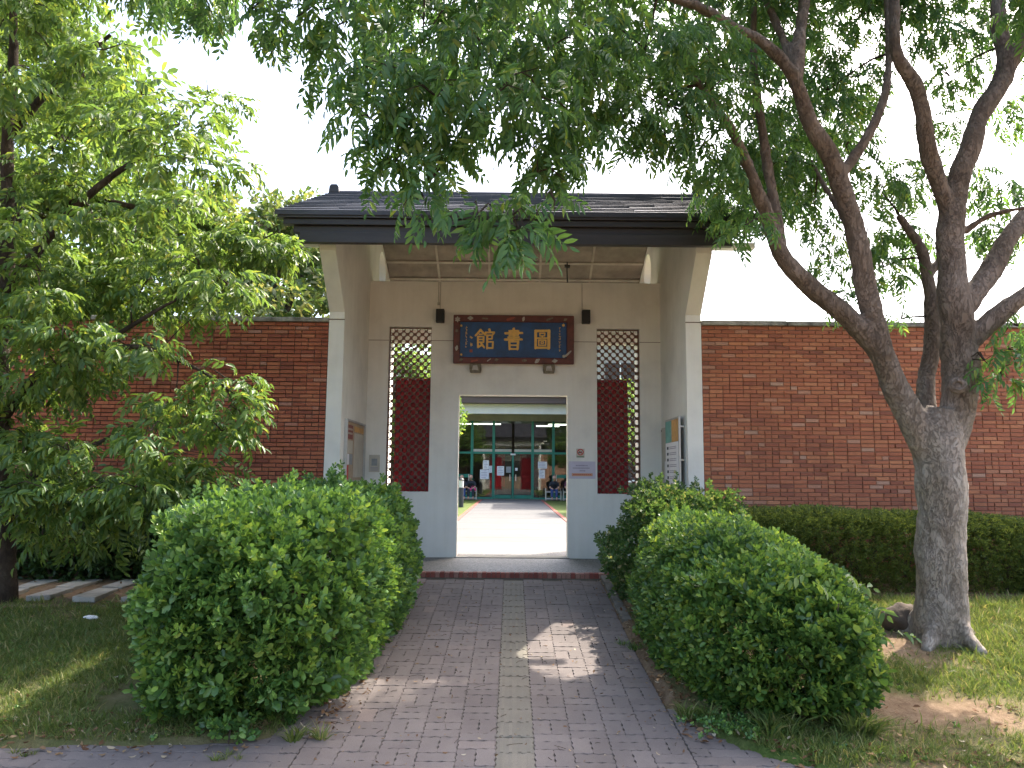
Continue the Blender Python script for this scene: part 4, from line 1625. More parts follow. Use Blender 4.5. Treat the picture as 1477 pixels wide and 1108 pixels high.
def clump_leaves(clumps, dens, tmpl, size, droop=(-.9, .1), hollow=.45):
    pos, dr = [], []
    for c, r3 in clumps:
        n = max(4, int(dens * (r3[0] * r3[2] * 2 + r3[1] * (r3[0] + r3[2]))))
        g = rng.normal(size=(n, 3))
        g /= np.linalg.norm(g, axis=1, keepdims=True)
        rad = hollow + (.95 - hollow) * rng.random(n) ** .8
        p = np.array(c) + g * rad[:, None] * np.array(r3)
        d = g + rng.normal(size=(n, 3)) * .55
        d[:, 2] = d[:, 2] * .35 + rng.uniform(droop[0], droop[1], n)
        pos.append(p)
        dr.append(d)
    pos, dr = np.concatenate(pos), np.concatenate(dr)
    n = len(pos)
    return scatter(tmpl, pos, dr, rng.normal(0, .5, n), rng.uniform(size[0], size[1], n))


# --- large tree on the right lawn
TY = 7.25
rt = thing('shade_tree', 'big grey barked tree forking low on the right lawn, crown over the gate', 'tree', None, at(1358, 918, TY))
Pm = lambda *q: [at(a, b, y) for a, b, y in q]
LIMBS = [
    (Pm((1358, 950, TY), (1358, 905, TY), (1357, 860, TY), (1356, 760, TY), (1356, 690, TY), (1352, 630, TY), (1356, 590, TY)), [.33, .27, .238, .226, .24, .245, .16]),
    (Pm((1350, 680, TY), (1322, 620, TY), (1296, 560, 7.2), (1268, 505, 7.15), (1225, 462, 7.1), (1170, 412, 7.0), (1125, 365, 6.9), (1102, 300, 6.8), (1062, 200, 6.6), (1035, 160, 6.5), (1000, 110, 6.3)),
     [.17, .152, .138, .128, .115, .105, .092, .075, .055, .045, .03]),
    (Pm((1130, 375, 6.9), (1112, 270, 7.0), (1096, 165, 7.05), (1086, 85, 7.1), (1090, -20, 7.1)), [.065, .06, .05, .045, .03]),
    (Pm((1275, 515, 7.15), (1250, 430, 7.1), (1236, 350, 7.0), (1208, 250, 6.9), (1170, 180, 6.8), (1145, 113, 6.7), (1104, 65, 6.6), (1060, 40, 6.5), (994, 4, 6.2), (900, -20, 5.9), (780, -50, 5.6), (640, -60, 5.4), (500, -50, 5.3), (400, -30, 5.3)),
     [.125, .118, .112, .105, .088, .075, .062, .055, .05, .043, .036, .03, .022, .015]),
    (Pm((1148, 120, 6.7), (1154, 42, 6.8), (1164, -40, 6.9), (1150, -160, 6.9)), [.075, .07, .06, .04]),
    (Pm((1150, 110, 6.7), (1110, 10, 7.0), (1080, -60, 7.2)), [.05, .045, .03]),
    (Pm((1212, 255, 6.9), (1258, 185, 7.1), (1282, 104, 7.3), (1280, 0, 7.5), (1270, -100, 7.6)), [.06, .055, .05, .045, .03]),
    (Pm((1352, 680, TY), (1375, 620, TY), (1384, 555, 7.25), (1382, 490, 7.25), (1376, 420, 7.25), (1372, 313, 7.3), (1399, 209, 7.4), (1420, 155, 7.5), (1450, 100, 7.6), (1443, 35, 7.7), (1440, -80, 7.8), (1450, -220, 7.9)),
     [.16, .178, .186, .186, .172, .145, .12, .115, .11, .095, .075, .05]),
    (Pm((1372, 320, 7.3), (1340, 217, 7.2), (1320, 125, 7.1), (1291, 68, 7.0), (1288, -40, 6.9), (1260, -150, 6.8)), [.105, .095, .085, .07, .055, .035]),
    (Pm((1380, 455, 7.25), (1422, 398, 7.3), (1472, 320, 7.5), (1540, 250, 7.7), (1600, 150, 7.8)), [.13, .125, .105, .085, .05]),
    (Pm((1390, 500, 7.25), (1440, 455, 7.2), (1500, 415, 7.1), (1580, 380, 7.0)), [.12, .11, .09, .05]),
    (Pm((1345, 620, 7.45), (1335, 560, 7.6), (1346, 480, 7.7), (1337, 395, 7.8), (1324, 350, 7.8), (1296, 310, 7.8)), [.12, .105, .095, .075, .06, .04]),
    (Pm((1338, 400, 7.8), (1362, 360, 7.9), (1368, 300, 8.1)), [.06, .055, .03]),
    (Pm((1450, 105, 7.6), (1490, 40, 7.5), (1540, -50, 7.4)), [.09, .08, .05]),
    (Pm((1236, 355, 7.0), (1215, 310, 7.2), (1190, 270, 7.4), (1170, 230, 7.6)), [.05, .045, .035, .02]),
    (Pm((1390, 335, 7.3), (1430, 310, 7.2), (1480, 300, 7.1)), [.045, .035, .02]),
]
RC = []


def rc(px, py, rx, ry, Y, squash=.8):
    p = at(px, py, Y)
    s = Y / 1109.0
    RC.append((p, (rx * s, max(rx, ry) * s * squash, ry * s)))


for q in ((360, 18, 42, 24, 5.3), (430, 25, 60, 40, 5.5), (500, 30, 70, 45, 5.2), (490, 95, 45, 38, 5.4), (560, 110, 75, 55, 5.1), (545, 180, 60, 45, 5.3),
          (610, 60, 80, 50, 5.6), (630, 140, 80, 55, 5.0), (600, 215, 55, 42, 5.2), (560, 235, 32, 28, 5.3), (625, 255, 30, 32, 5.1), (655, 205, 34, 48, 5.5),
          (700, 70, 90, 50, 5.3), (710, 140, 80, 50, 4.9), (790, 70, 85, 55, 5.6), (780, 140, 70, 42, 5.2), (790, 195, 55, 42, 5.5), (770, 215, 26, 32, 5.4),
          (830, 180, 40, 42, 5.6), (775, 248, 36, 24, 5.3), (820, 235, 28, 26, 5.5), (600, 290, 20, 24, 5.0), (690, 308, 22, 42, 4.8), (740, 310, 36, 36, 4.7), (748, 332, 36, 24, 4.7),
          (742, 352, 10, 16, 4.7), (800, 290, 22, 16, 4.9), (772, 325, 16, 18, 4.8),
          (860, 40, 80, 45, 5.9), (860, 120, 70, 50, 5.8), (900, 170, 55, 38, 6.0), (930, 70, 75, 55, 6.2), (950, 150, 70, 50, 6.2), (960, 205, 48, 30, 6.3),
          (1010, 60, 60, 50, 6.4), (1015, 140, 60, 55, 6.4), (1010, 215, 50, 36, 6.5), (1050, 240, 36, 36, 6.8), (1060, 100, 50, 50, 6.9), (1080, 180, 40, 50, 7.4),
          (1075, 325, 34, 22, 6.6), (1100, 300, 28, 30, 7.3), (1120, 235, 36, 44, 7.7), (1130, 130, 42, 50, 7.6), (1120, 30, 50, 40, 7.4), (1180, 60, 46, 44, 7.8),
          (1195, 130, 40, 44, 7.9), (1220, 210, 34, 40, 7.8), (1175, 300, 34, 36, 7.9), (1185, 370, 26, 26, 7.8), (1265, 270, 36, 46, 8.0), (1250, 340, 30, 36, 7.9), (1275, 385, 40, 30, 7.9),
          (1230, 430, 24, 18, 7.8), (1300, 340, 34, 26, 8.1), (1310, 260, 30, 40, 8.2), (1240, 110, 34, 50, 8.1), (1250, 20, 50, 30, 8.0), (1330, 40, 50, 40, 8.0), (1370, 110, 34, 34, 8.2),
          (1385, 30, 44, 34, 8.2), (1360, 180, 28, 30, 8.3), (1390, 250, 26, 26, 8.2), (1440, 275, 40, 26, 8.0), (1455, 330, 36, 26, 7.9), (1420, 340, 26, 22, 8.2), (1465, 30, 30, 40, 8.2),
          (1462, 160, 20, 40, 8.4), (1410, 70, 30, 26, 8.3),
          (1450, 505, 26, 26, 7.0), (1440, 550, 16, 26, 7.0), (1468, 470, 24, 26, 7.1), (1420, 520, 12, 20, 7.0), (1300, 460, 14, 12, 7.7)):
    rc(*q)
for px in range(300, 1700, 115):                       # crown above the frame
    for py, n in ((-60, 1), (-150, 1), (-270, 1), (-400, .75)):
        if random.random() < n:
            Y = 5.3 + 2.6 * min(1, max(0, (px - 700) / 700)) + random.uniform(-.5, .9)
            if px < 480 and py < -160:
                continue
            rc(px + random.uniform(-30, 30), py + random.uniform(-30, 30), random.uniform(70, 100), random.uniform(48, 66), Y)
for x, y, z in ((4.6, 5.6, 5.8), (3.4, 5.2, 6.2), (2.4, 4.6, 5.9), (5.2, 6.2, 6.8), (3.9, 4.6, 6.9), (1.4, 4.0, 5.6), (.4, 4.2, 5.2), (2.6, 9.2, 7.3), (3.6, 9.6, 7.8), (1.6, 8.6, 7.0), (3.3, 8.9, 5.6), (3.9, 9.4, 6.4), (2.85, 8.8, 5.2), (.4, 7.6, 6.4), (-.8, 6.8, 5.9)):
    RC.append((Vector((x, y, z)), (.75, .75, .5)))
for x in np.arange(2.2, 7.4, .85):                       # unseen crown clumps added above the frame to shade the path
    for y in np.arange(7.6, 12.4, .85):
        if y > x + 6.9 or x > y - 3.4:
            continue
        RC.append((Vector((x + random.uniform(-.25, .25), y + random.uniform(-.25, .25), 1.9 + y * .70 + random.uniform(.1, .9))), (.62, .62, .42)))
LIMBS = [(P, [r * (.92 if i == 0 else .84) for r in rr]) for i, (P, rr) in enumerate(LIMBS)]
for k, a in enumerate((.3, 1.5, 2.6, 3.9, 5.1)):           # root flare
    b0 = at(1358, 905, TY)
    dd = Vector((math.cos(a), math.sin(a), 0))
    LIMBS.append(([b0 + dd * .12 + Vector((0, 0, .12)), b0 + dd * .24 + Vector((0, 0, -.03)), b0 + dd * .42 + Vector((0, 0, -.16))], [.10, .08, .04]))
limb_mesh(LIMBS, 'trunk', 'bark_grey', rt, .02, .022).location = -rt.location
twig_mesh(LIMBS, RC, 'twigs', 'bark_dark', rt, .022).location = -rt.location
CT = [compound(k, 5, .35 + .1 * k, .30) for k in range(4)]
v1, f1 = clump_leaves([c for c in RC if c[0].y < 5.75], 150, CT, (.185, .27), (-1.1, .0))
v, f = clump_leaves([c for c in RC if c[0].y >= 5.75], 185, CT, (.155, .24), (-1.0, .05))
v, f = np.concatenate([v1, v]), np.concatenate([f1, f + len(v1)])
o = mesh_np('crown', v, f, 'leaf_right_tree', rt)
o.location = -rt.location
o['kind'] = 'stuff'
# knot on the right fork
kn = thing
kc = at(1381, 556, 7.02)
m = MB()
for rr, dy in ((.075, .0), (.055, -.012)):
    ringp = [kc + Vector((rr * math.cos(a), dy - .0, rr * .8 * math.sin(a))) for a in np.linspace(0, 2 * math.pi, 17)]
    m.tube(ringp, .018, 8, cap=False)
m.tube([kc + Vector((0, .03, 0)), kc + Vector((0, -.01, 0))], [.05, .03], 12)
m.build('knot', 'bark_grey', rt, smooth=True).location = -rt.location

# --- leafy tree on the left lawn
lt = thing('leafy_tree', 'thin trunked leafy green tree spreading over the left lawn and wall', 'tree', None, at(4, 885, 8.2))
LL = [
    (Pm((4, 905, 8.2), (4, 850, 8.2), (3, 760, 8.2), (0, 660, 8.2), (-4, 560, 8.2), (4, 430, 8.2), (14, 330, 8.2), (10, 200, 8.2), (20, 60, 8.2), (10, -120, 8.2)), [.16, .13, .115, .105, .1, .085, .075, .065, .05, .03]),
    (Pm((0, 600, 8.2), (60, 535, 8.1), (125, 508, 8.0), (190, 470, 7.9), (240, 440, 7.8), (290, 415, 7.7)), [.045, .038, .032, .027, .02, .012]),
    (Pm((0, 620, 8.2), (40, 560, 8.0), (110, 525, 7.8), (190, 500, 7.6), (280, 530, 7.5), (340, 570, 7.4)), [.04, .034, .03, .025, .02, .012]),
    (Pm((2, 760, 8.2), (40, 690, 8.1), (120, 650, 8.0), (220, 600, 7.9)), [.05, .04, .03, .015]),
    (Pm((4, 430, 8.2), (80, 330, 8.0), (160, 255, 7.9), (235, 210, 7.9)), [.06, .05, .035, .02]),
    (Pm((10, 330, 8.2), (120, 290, 8.3), (200, 300, 8.3), (270, 305, 8.3)), [.055, .045, .035, .02]),
    (Pm((10, 200, 8.2), (90, 110, 8.1), (160, 50, 8.0)), [.05, .04, .02]),
    (Pm((4, 560, 8.2), (-120, 430, 8.0), (-260, 330, 7.8)), [.06, .05, .03]),
    (Pm((10, 300, 8.2), (-100, 180, 8.2), (-220, 60, 8.2)), [.05, .04, .02]),
]
LC = []


def right_edge(y):
    return interp(y, [(-200, 50), (0, 110), (60, 160), (110, 200), (170, 275), (220, 300), (260, 305), (300, 310), (330, 345), (390, 355), (440, 335), (470, 345), (520, 300), (560, 320), (620, 320), (650, 270), (700, 280), (760, 190), (830, 120)])


def lc(px, py, Y, k=1.0):
    p = at(px, py, Y)
    s = Y / 1109.0
    LC.append((p, (random.uniform(38, 58) * s * k, random.uniform(38, 58) * s * k, random.uniform(20, 32) * s * k)))


y = -190
while y < 720:
    x = -60
    while x < right_edge(y):
        keep = .95
        if 480 < y < 650:
            keep = .66 if x > 150 else .5
        if 560 < y < 660 and x < 150:
            keep = .3
        if 650 < y:
            keep = .75
        if random.random() < keep:
            xx, yy = x + random.uniform(-22, 22), y + random.uniform(-18, 18)
            far = 1 - abs(yy - 300) / 500
            lc(min(xx, right_edge(yy) - 20), yy, random.uniform(6.9, 9.2 if y < 440 else 8.6))
        x += 66
    y += 42
for q in ((380, 345, 8.0), (390, 358, 7.9), (360, 330, 8.1), (375, 365, 8.0), (340, 590, 7.5), (320, 622, 7.4), (330, 548, 7.6), (60, 700, 7.4), (120, 720, 7.5), (40, 740, 7.6), (170, 740, 7.6),
          (210, 690, 7.6), (100, 650, 7.3), (30, 660, 7.3), (260, 690, 7.7), (300, 680, 7.8), (90, 770, 8.2), (160, 780, 8.4), (100, 500, 7.2), (60, 430, 7.0), (30, 470, 7.1), (320, 240, 8.2), (300, 150, 8.2), (290, 190, 8.0)):
    lc(*q, .9)
for x, yv, z in ((-7.4, 7.2, 4.2), (-8, 8, 5.4), (-7.2, 6.4, 5.6), (-6.4, 6.0, 6.6), (-7.6, 8.8, 6.8), (-6, 9, 8), (-5, 7.4, 8.3), (-6.8, 7.4, 7.6), (-4.4, 8.6, 7.8), (-7.8, 6.8, 3.2)):
    LC.append((Vector((x, yv, z)), (.9, .9, .5)))
limb_mesh(LL, 'trunk', 'bark_dark', lt, .016, .01).location = -lt.location
twig_mesh(LL, LC, 'twigs', 'bark_dark', lt, .018).location = -lt.location
CL = [compound(10 + k, 4, .2 + .08 * k, .36, .95, .40) for k in range(4)]
v, f = clump_leaves(LC, 125, CL, (.17, .26), (-.55, .15), .2)
o = mesh_np('crown', v, f, 'leaf_left_tree', lt)
o.location = -lt.location
o['kind'] = 'stuff'


# --- trees standing in the courtyard, seen over the wall and through the gate
def simple_tree(name, label, base, height, spread, n, mat, leafsize, tmpl, seed, group, low=.35, dens=60):
    random.seed(seed)
    t = thing(name, label, 'tree', group, base)
    b = Vector(base)
    top = b + Vector((random.uniform(-.3, .3), 0, height * .8))
    limbs = [([b - Vector((0, 0, .1)), b.lerp(top, .3) + Vector((.1, 0, 0)), b.lerp(top, .65), top], [.2 * height / 7, .15 * height / 7, .1 * height / 7, .03])]
    cl = []
    for k in range(n):
        a, e = random.uniform(0, 6.283), random.uniform(low, 1.0)
        rr = spread * math.sin(math.pi * min(.95, max(.2, (e - low) / (1.05 - low) * .8 + .2))) * random.uniform(.45, 1)
        c = b + Vector((math.cos(a) * rr, math.sin(a) * rr, height * e))
        q = spread * random.uniform(.2, .34)
        cl.append((c, (q, q, q * .62)))
        if k % 3 == 0:
            st = b.lerp(top, min(.85, e * .75))
            limbs.append(([st, st.lerp(c, .5) + Vector((0, 0, .2)), c], [.06 * height / 7, .04 * height / 7, .012]))
    limb_mesh(limbs, 'trunk', 'bark_dark', t, 0).location = -b
    twig_mesh(limbs, cl, 'twigs', 'bark_dark', t, .02, 1).location = -b
    v, f = clump_leaves(cl, dens, tmpl, leafsize, (-.6, .3), .2)
    o = mesh_np('crown', v, f, mat, t)
    o.location = -b
    o['kind'] = 'stuff'
    return t


SP = [sprig(30 + k, 6, .5, .6) for k in range(3)]
simple_tree('courtyard_tree', 'pale flowering tree behind the left wall next to the gate roof', (-5.4, 17.5, .45), 7.6, 2.7, 46, 'leaf_far', (.28, .42), SP, 3, 'courtyard trees', .3, 34)
simple_tree('courtyard_tree', 'tall sunlit tree behind the left wall at the upper left corner', (-12.0, 17.0, .45), 12.5, 4.2, 60, 'leaf_left_tree', (.35, .5), SP, 5, 'courtyard trees', .35, 22)
simple_tree('courtyard_tree', 'courtyard tree behind the left wall, mostly hidden by the leafy tree', (-8.2, 20, .45), 8.5, 3.2, 46, 'leaf_far', (.3, .45), SP, 8, 'courtyard trees', .25, 26)
simple_tree('courtyard_shrub_tree', 'small tree left of the courtyard path, leaves at the left of the doorway', (-4.3, 26.5, .47), 6.6, 2.6, 44, 'leaf_left_tree', (.22, .34), SP, 11, 'courtyard trees', .35, 40)
simple_tree('courtyard_shrub_tree', 'small tree right of the courtyard path, leaves at the right of the doorway', (4.3, 27.0, .47), 4.4, 1.9, 28, 'leaf_left_tree', (.22, .34), SP, 12, 'courtyard trees', .4, 40)
random.seed(21)


# ------------------------------------------------------------------ bushes and hedges
def bush(name, label, cat, c, half, n, mat, tmpl, size, group=None, p=3.0, shell=.80, lump=.10, topfn=None, tuck=.25, upb=.45, stems=16, shoots=0, young=False):
    """clipped bush: short leafy shoots filling the outer layer of a rounded box, standing on its base at c"""
    t = thing(name, label, cat, group, c)
    a, b, h = half
    P, D = [], []
    got = 0
    seed = rng.uniform(0, 50)
    while got < n:
        q = rng.uniform(-1.08, 1.08, (n, 3))
        q[:, 2] = rng.uniform(-.55, 1.08, n)
        zz = (q[:, 2] + .5) / 1.5                                   # 0 at base, 1 at top
        wx = np.where(zz < .45, 1 - tuck * ((.45 - zz) / .45) ** 1.5, 1)
        qs = q.copy()
        qs[:, 0] /= wx
        qs[:, 1] /= 1 - (1 - wx) * a / b
        if topfn is not None:
            qs[:, 2] = q[:, 2] / topfn(q[:, 0], q[:, 1])
        lumpv = np.array([noise.noise(Vector((x[0] * a * 1.7 + seed, x[1] * b * 1.7, x[2] * h * 1.9))) for x in q])
        lumpv += .55 * np.array([noise.noise(Vector((x[0] * a * 6.5, x[1] * b * 6.5 + seed, x[2] * h * 6.5))) for x in q])
        fr = (np.abs(qs) ** p).sum(1) ** (1 / p) / (1 + lump * lumpv)
        ok = (fr > shell) & (fr < 1.0)
        g = np.sign(qs) * np.abs(qs) ** (p - 1) / np.array([a, b, h])
        g[:, 2] = np.where(q[:, 2] < 0, g[:, 2] * .1, g[:, 2])
        g /= np.linalg.norm(g, axis=1, keepdims=True) + 1e-6
        ok &= rng.random(n) < np.clip((fr - shell) / (1 - shell) * .8 + .35, 0, 1)
        w = np.stack([q[:, 0] * a, q[:, 1] * b, zz * h], axis=1)
        P.append(w[ok])
        D.append(g[ok])
        got += ok.sum()
    P, D = np.concatenate(P)[:n], np.concatenate(D)[:n]
    D = D + rng.normal(size=D.shape) * .38
    D[:, 2] += upb
    sz = rng.uniform(size[0], size[1], n)
    P = P - D / np.linalg.norm(D, axis=1, keepdims=True) * sz[:, None] * .4
    for _ in range(shoots):                                        # stray shoots standing above the clipped top
        k = rng.integers(0, n)
        if P[k, 2] > h * .8:
            for s in range(3):
                P = np.vstack([P, P[k] + np.array([rng.normal(0, .012), rng.normal(0, .012), .05 + .06 * s])])
                D = np.vstack([D, [rng.normal(0, .2), rng.normal(0, .2), 1]])
                sz = np.append(sz, size[0])
    yk = np.zeros(len(P), bool)
    if young:
        nv = np.array([noise.noise(Vector((x[0] * 2.2 + 7, x[1] * 2.2 + seed, x[2] * 2.2))) for x in P])
        yk = rng.random(len(P)) < np.clip(.10 + nv * .35, 0, .4)
        P[yk] += D[yk] / np.linalg.norm(D[yk], axis=1, keepdims=True) * .03
        v, f = scatter(tmpl, P[yk], D[yk] + np.array([0, 0, .4]), rng.uniform(-3, 3, yk.sum()), sz[yk] * .85)
        o = mesh_np('young_shoots', v, f, 'leaf_young', t)
        o['kind'] = 'stuff'
    k_ = ~yk
    v, f = scatter(tmpl, P[k_], D[k_], rng.uniform(-3, 3, k_.sum()), sz[k_])
    o = mesh_np('foliage', v, f, mat, t)
    o['kind'] = 'stuff'
    m = MB()
    for k in range(stems):
        x, y = random.uniform(-.6, .6) * a, random.uniform(-.75, .75) * b
        zg = ground_z(c[0] + x, c[1] + y) - c[2] - .05
        e = Vector((x + random.uniform(-.3, .3) * a * .6, y + random.uniform(-.3, .3), h * .55))
        s_ = Vector((x, y, zg))
        m.tube([s_, s_.lerp(e, .5) + Vector((random.uniform(-.06, .06), random.uniform(-.06, .06), 0)), e], [.018, .013, .006], 6)
        for _ in range(3):
            e2 = e + Vector((random.uniform(-.25, .25) * a, random.uniform(-.3, .3), random.uniform(-.1, .15) * h))
            st = s_.lerp(e, random.uniform(.3, .8))
            m.tube([st, st.lerp(e2, .5), e2], [.009, .006, .003], 5)
    m.build('stems', 'twig', t)
    return t


SB = [sprig(50 + k, 8, .52, .52, .7) for k in range(4)]
bush('clipped_bush', 'large clipped round bush left of the path, bright green glossy leaves', 'bush', (-1.91, 7.42, .04), (.89, 2.30, 1.62), 9500, 'leaf_bush', SB, (.115, .175),
     'bushes beside the path', 3.4, .78, .12, lambda x, y: 0.97 + .05 * y, .20, .5, 26, 160, True)
bush('clipped_bush', 'large clipped bush right of the path, darker green, lower at its near end', 'bush', (2.0, 7.1, .03), (.82, 1.86, 1.40), 7600, 'leaf_bush_right', SB, (.11, .165),
     'bushes beside the path', 2.8, .78, .13, lambda x, y: .88 + .15 * y - .10 * x, .22, .5, 22, 60, True)
bush('loose_bush', 'looser pale leaved bush behind the right clipped bush, against the gate pier', 'bush', (1.95, 9.2, .28), (.85, .85, 1.40), 2900, 'leaf_bush_pale', SB, (.085, .135),
     None, 2.2, .6, .35, None, .2, .7, 10, 60)
SH = [sprig(70 + k, 9, .36, .42, .8) for k in range(4)]
bush('trimmed_hedge', 'low fine leaved trimmed hedge at the foot of the right brick wall', 'hedge', (4.55, 9.45, .42), (2.35, .58, .98), 20000, 'leaf_hedge', SH, (.07, .115),
     'hedges along the right wall', 4.0, .72, .07, lambda x, y: .98 - .10 * x, .12, .5, 18)
bush('trimmed_hedge', 'fine leaved hedge at the right edge, taller piece beyond the tree trunk', 'hedge', (7.3, 9.3, .42), (.85, .7, 1.02), 6500, 'leaf_hedge', SH, (.07, .115),
     'hedges along the right wall', 2.6, .72, .1, None, .12, .5, 8)
SS = [compound(90 + k, 3, .25, .42, .9, .42) for k in range(3)]
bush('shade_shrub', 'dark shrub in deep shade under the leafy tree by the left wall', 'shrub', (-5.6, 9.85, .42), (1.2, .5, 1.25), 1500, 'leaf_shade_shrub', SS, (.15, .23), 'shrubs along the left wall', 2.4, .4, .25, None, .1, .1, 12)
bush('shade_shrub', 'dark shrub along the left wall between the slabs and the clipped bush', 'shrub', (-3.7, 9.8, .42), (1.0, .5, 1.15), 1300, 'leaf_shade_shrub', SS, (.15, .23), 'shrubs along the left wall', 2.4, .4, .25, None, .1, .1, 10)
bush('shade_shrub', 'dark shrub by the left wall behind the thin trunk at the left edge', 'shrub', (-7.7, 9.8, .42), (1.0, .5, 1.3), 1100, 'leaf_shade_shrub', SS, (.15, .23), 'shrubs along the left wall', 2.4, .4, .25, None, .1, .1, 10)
# seedling growing out of the right bush
sg = thing('tree_seedling', 'tree seedling with pale divided leaves growing out of the right bush', 'plant', None, at(1200, 1030, 5.75))
gb_ = Vector(sg.location)
stp = [at(1190, 1040, 5.7), at(1195, 960, 5.5), at(1205, 900, 5.42), at(1210, 870, 5.4)]
MB().tube(stp, [.008, .007, .005, .003], 6).build('stem', 'twig', sg).location = -gb_
pp_, dd_ = [], []
for k in range(46):
    pp_.append(np.array(at(random.gauss(1205, 32), random.gauss(905, 36), random.uniform(5.42, 5.75))))
    dd_.append([random.gauss(0, .7), -.5 + random.gauss(0, .3), random.uniform(-.5, .15)])
v, f = scatter(SS, np.array(pp_), np.array(dd_), rng.normal(0, .3, len(pp_)), rng.uniform(.13, .2, len(pp_)))
o = mesh_np('leaves', v, f, 'leaf_left_tree', sg)
o.location = -gb_
o['kind'] = 'stuff'

# ------------------------------------------------------------------ slabs, rock, scraps
slabs = [((21, 846.6), (42, 847), (88, 836), (55, 835)), ((80, 845.8), (107, 846.5), (149, 835.8), (116, 835)), ((147, 846), (176, 847.2), (212, 836.5), (182, 835.5)),
         ((-20, 856), (17, 855), (42, 848.5), (12, 848)), ((37, 859.6), (72, 858.5), (107, 847.6), (83, 847)), ((104, 860.5), (137, 861.3), (172, 848.3), (143, 847.8)), ((174, 861.5), (205, 862), (240, 849), (212, 848.6))]
for i, q in enumerate(slabs):
    pts = []
    for (px, py) in q:
        p0 = at(px, py, 5.0)
        d = p0 - Vector((0, 0, CAM_Z))
        k = (0.485 - CAM_Z) / d.z
        pts.append(Vector((0, 0, CAM_Z)) + d * k)
    c = sum(pts, Vector()) / 4
    nm = ('second', 'third', 'rightmost', 'leftmost', 'second', 'third', 'rightmost')
    rowl = 'far row' if i < 3 else 'near row'
    lab = ('leftmost', 'middle', 'rightmost')[i] if i < 3 else ('leftmost', 'second from left', 'third from left', 'rightmost')[i - 3]
    m = MB().plate([(p.x - c.x, p.y - c.y) for p in pts], [], 'z', -.06, random.uniform(-.004, .004))
    o = m.build('stepping_slab', 'slab_stone', None, bevel=.008)
    o.location = (c.x, c.y, .487)
    tag(o, 'grey stone stepping slab, %s in the %s under the leafy tree' % (lab, rowl), 'slab', 'stepping slabs')
bm = bmesh.new()
bmesh.ops.create_icosphere(bm, subdivisions=4, radius=1)
for v_ in bm.verts:
    n_ = noise.noise(v_.co * 1.4) * .25 + noise.noise(v_.co * 4) * .08
    v_.co = Vector((v_.co.x * .19, v_.co.y * .17, max(v_.co.z, -.5) * .17)) * (1 + n_)
me = bpy.data.meshes.new('rock')
bm.to_mesh(me)
bm.free()
me.polygons.foreach_set('use_smooth', [True] * len(me.polygons))
me.materials.append(MATS['rock'])
rk = bpy.data.objects.new('rock', me)
COL.objects.link(rk)
p = at(1303, 897, 7.5)
rk.location = (p.x, 7.5, ground_z(p.x, 7.5) + .07)
tag(rk, 'brown rock on the ground left of the thick trunk', 'rock')
p = at(130, 894, 7.6)
m = MB().plate([(-.06, -.02), (.0, -.045), (.07, -.01), (.05, .035), (-.02, .03)], [], 'z', 0, .012)
o = m.build('paper_scrap', 'paper')
o.location = (p.x, 7.6, ground_z(p.x, 7.6) + .025)
o.rotation_euler = (.2, .15, .4)
tag(o, 'small white scrap of paper on the left lawn', 'scrap')

# ------------------------------------------------------------------ grass, weeds, litter


def blade_tuft(seed, n, h, spread, lean):
    r = np.random.default_rng(seed)
    V, F, o = [], [], 0
    for k in range(n):
        a, d = r.uniform(0, 6.283), r.uniform(0, spread)
        b = np.array([math.cos(a) * d, math.sin(a) * d, 0])
        t = r.uniform(0, 6.283)
        w = np.array([math.cos(t), math.sin(t), 0]) * r.uniform(.025, .05) * h * 1.6
        l = np.array([math.cos(a + r.normal(0, .8)), math.sin(a + r.normal(0, .8)), 0]) * lean * r.uniform(.3, 1.2) * h
        hh = h * r.uniform(.55, 1.15)
        m_ = b + l * .35 + np.array([0, 0, hh * .6])
        e = b + l + np.array([0, 0, hh])
        V.append(np.array([b - w, b + w, m_ - w * .7, m_ + w * .7, e]))
        F.append(np.array([[0, 1, 3], [0, 3, 2], [2, 3, 4]]) + o)
        o += 5
    # tuft axis is +x after frames(): turn z up into x
    V = np.concatenate(V)
    return V[:, [2, 1, 0]] * np.array([1, 1, -1]), np.concatenate(F)


GT = [blade_tuft(k, 6, 1.0, .8, 1.0) for k in range(5)]
pos, size = [], []
tries = 0
while len(pos) < 46000 and tries < 300000:
    tries += 1
    if random.random() < .45:
        x, y = random.uniform(-6.8, -1.5), random.uniform(5.1, 8.4)
    else:
        x, y = random.uniform(1.4, 7.0), random.uniform(4.75, 8.95)
    d = y - lawn_edge(x)
    if d < 0.02:
        continue
    g = grass_amount(x, y)
    if random.random() > g * g * 1.1 + .03:
        continue
    if (abs(x + 2.08) < .85 and 5.6 < y < 9.4) or (abs(x - 2.18) < .8 and 5.6 < y < 8.7):
        continue
    pos.append((x, y, ground_z(x, y) - .004))
    size.append((random.uniform(.024, .058) if random.random() < .93 else random.uniform(.06, .1)) * (1.25 if x > 4.0 and y > 6.3 else 1))
pos = np.array(pos)
dirs = np.tile(np.array([0., 0., 1.]), (len(pos), 1)) + rng.normal(size=(len(pos), 3)) * .12
v, f = scatter(GT, pos, dirs, rng.uniform(-3, 3, len(pos)), np.array(size))
tag(mesh_np('lawn_grass', v, f, 'grass_blade'), 'short patchy lawn grass on both sides of the path', 'grass', None, 'stuff')

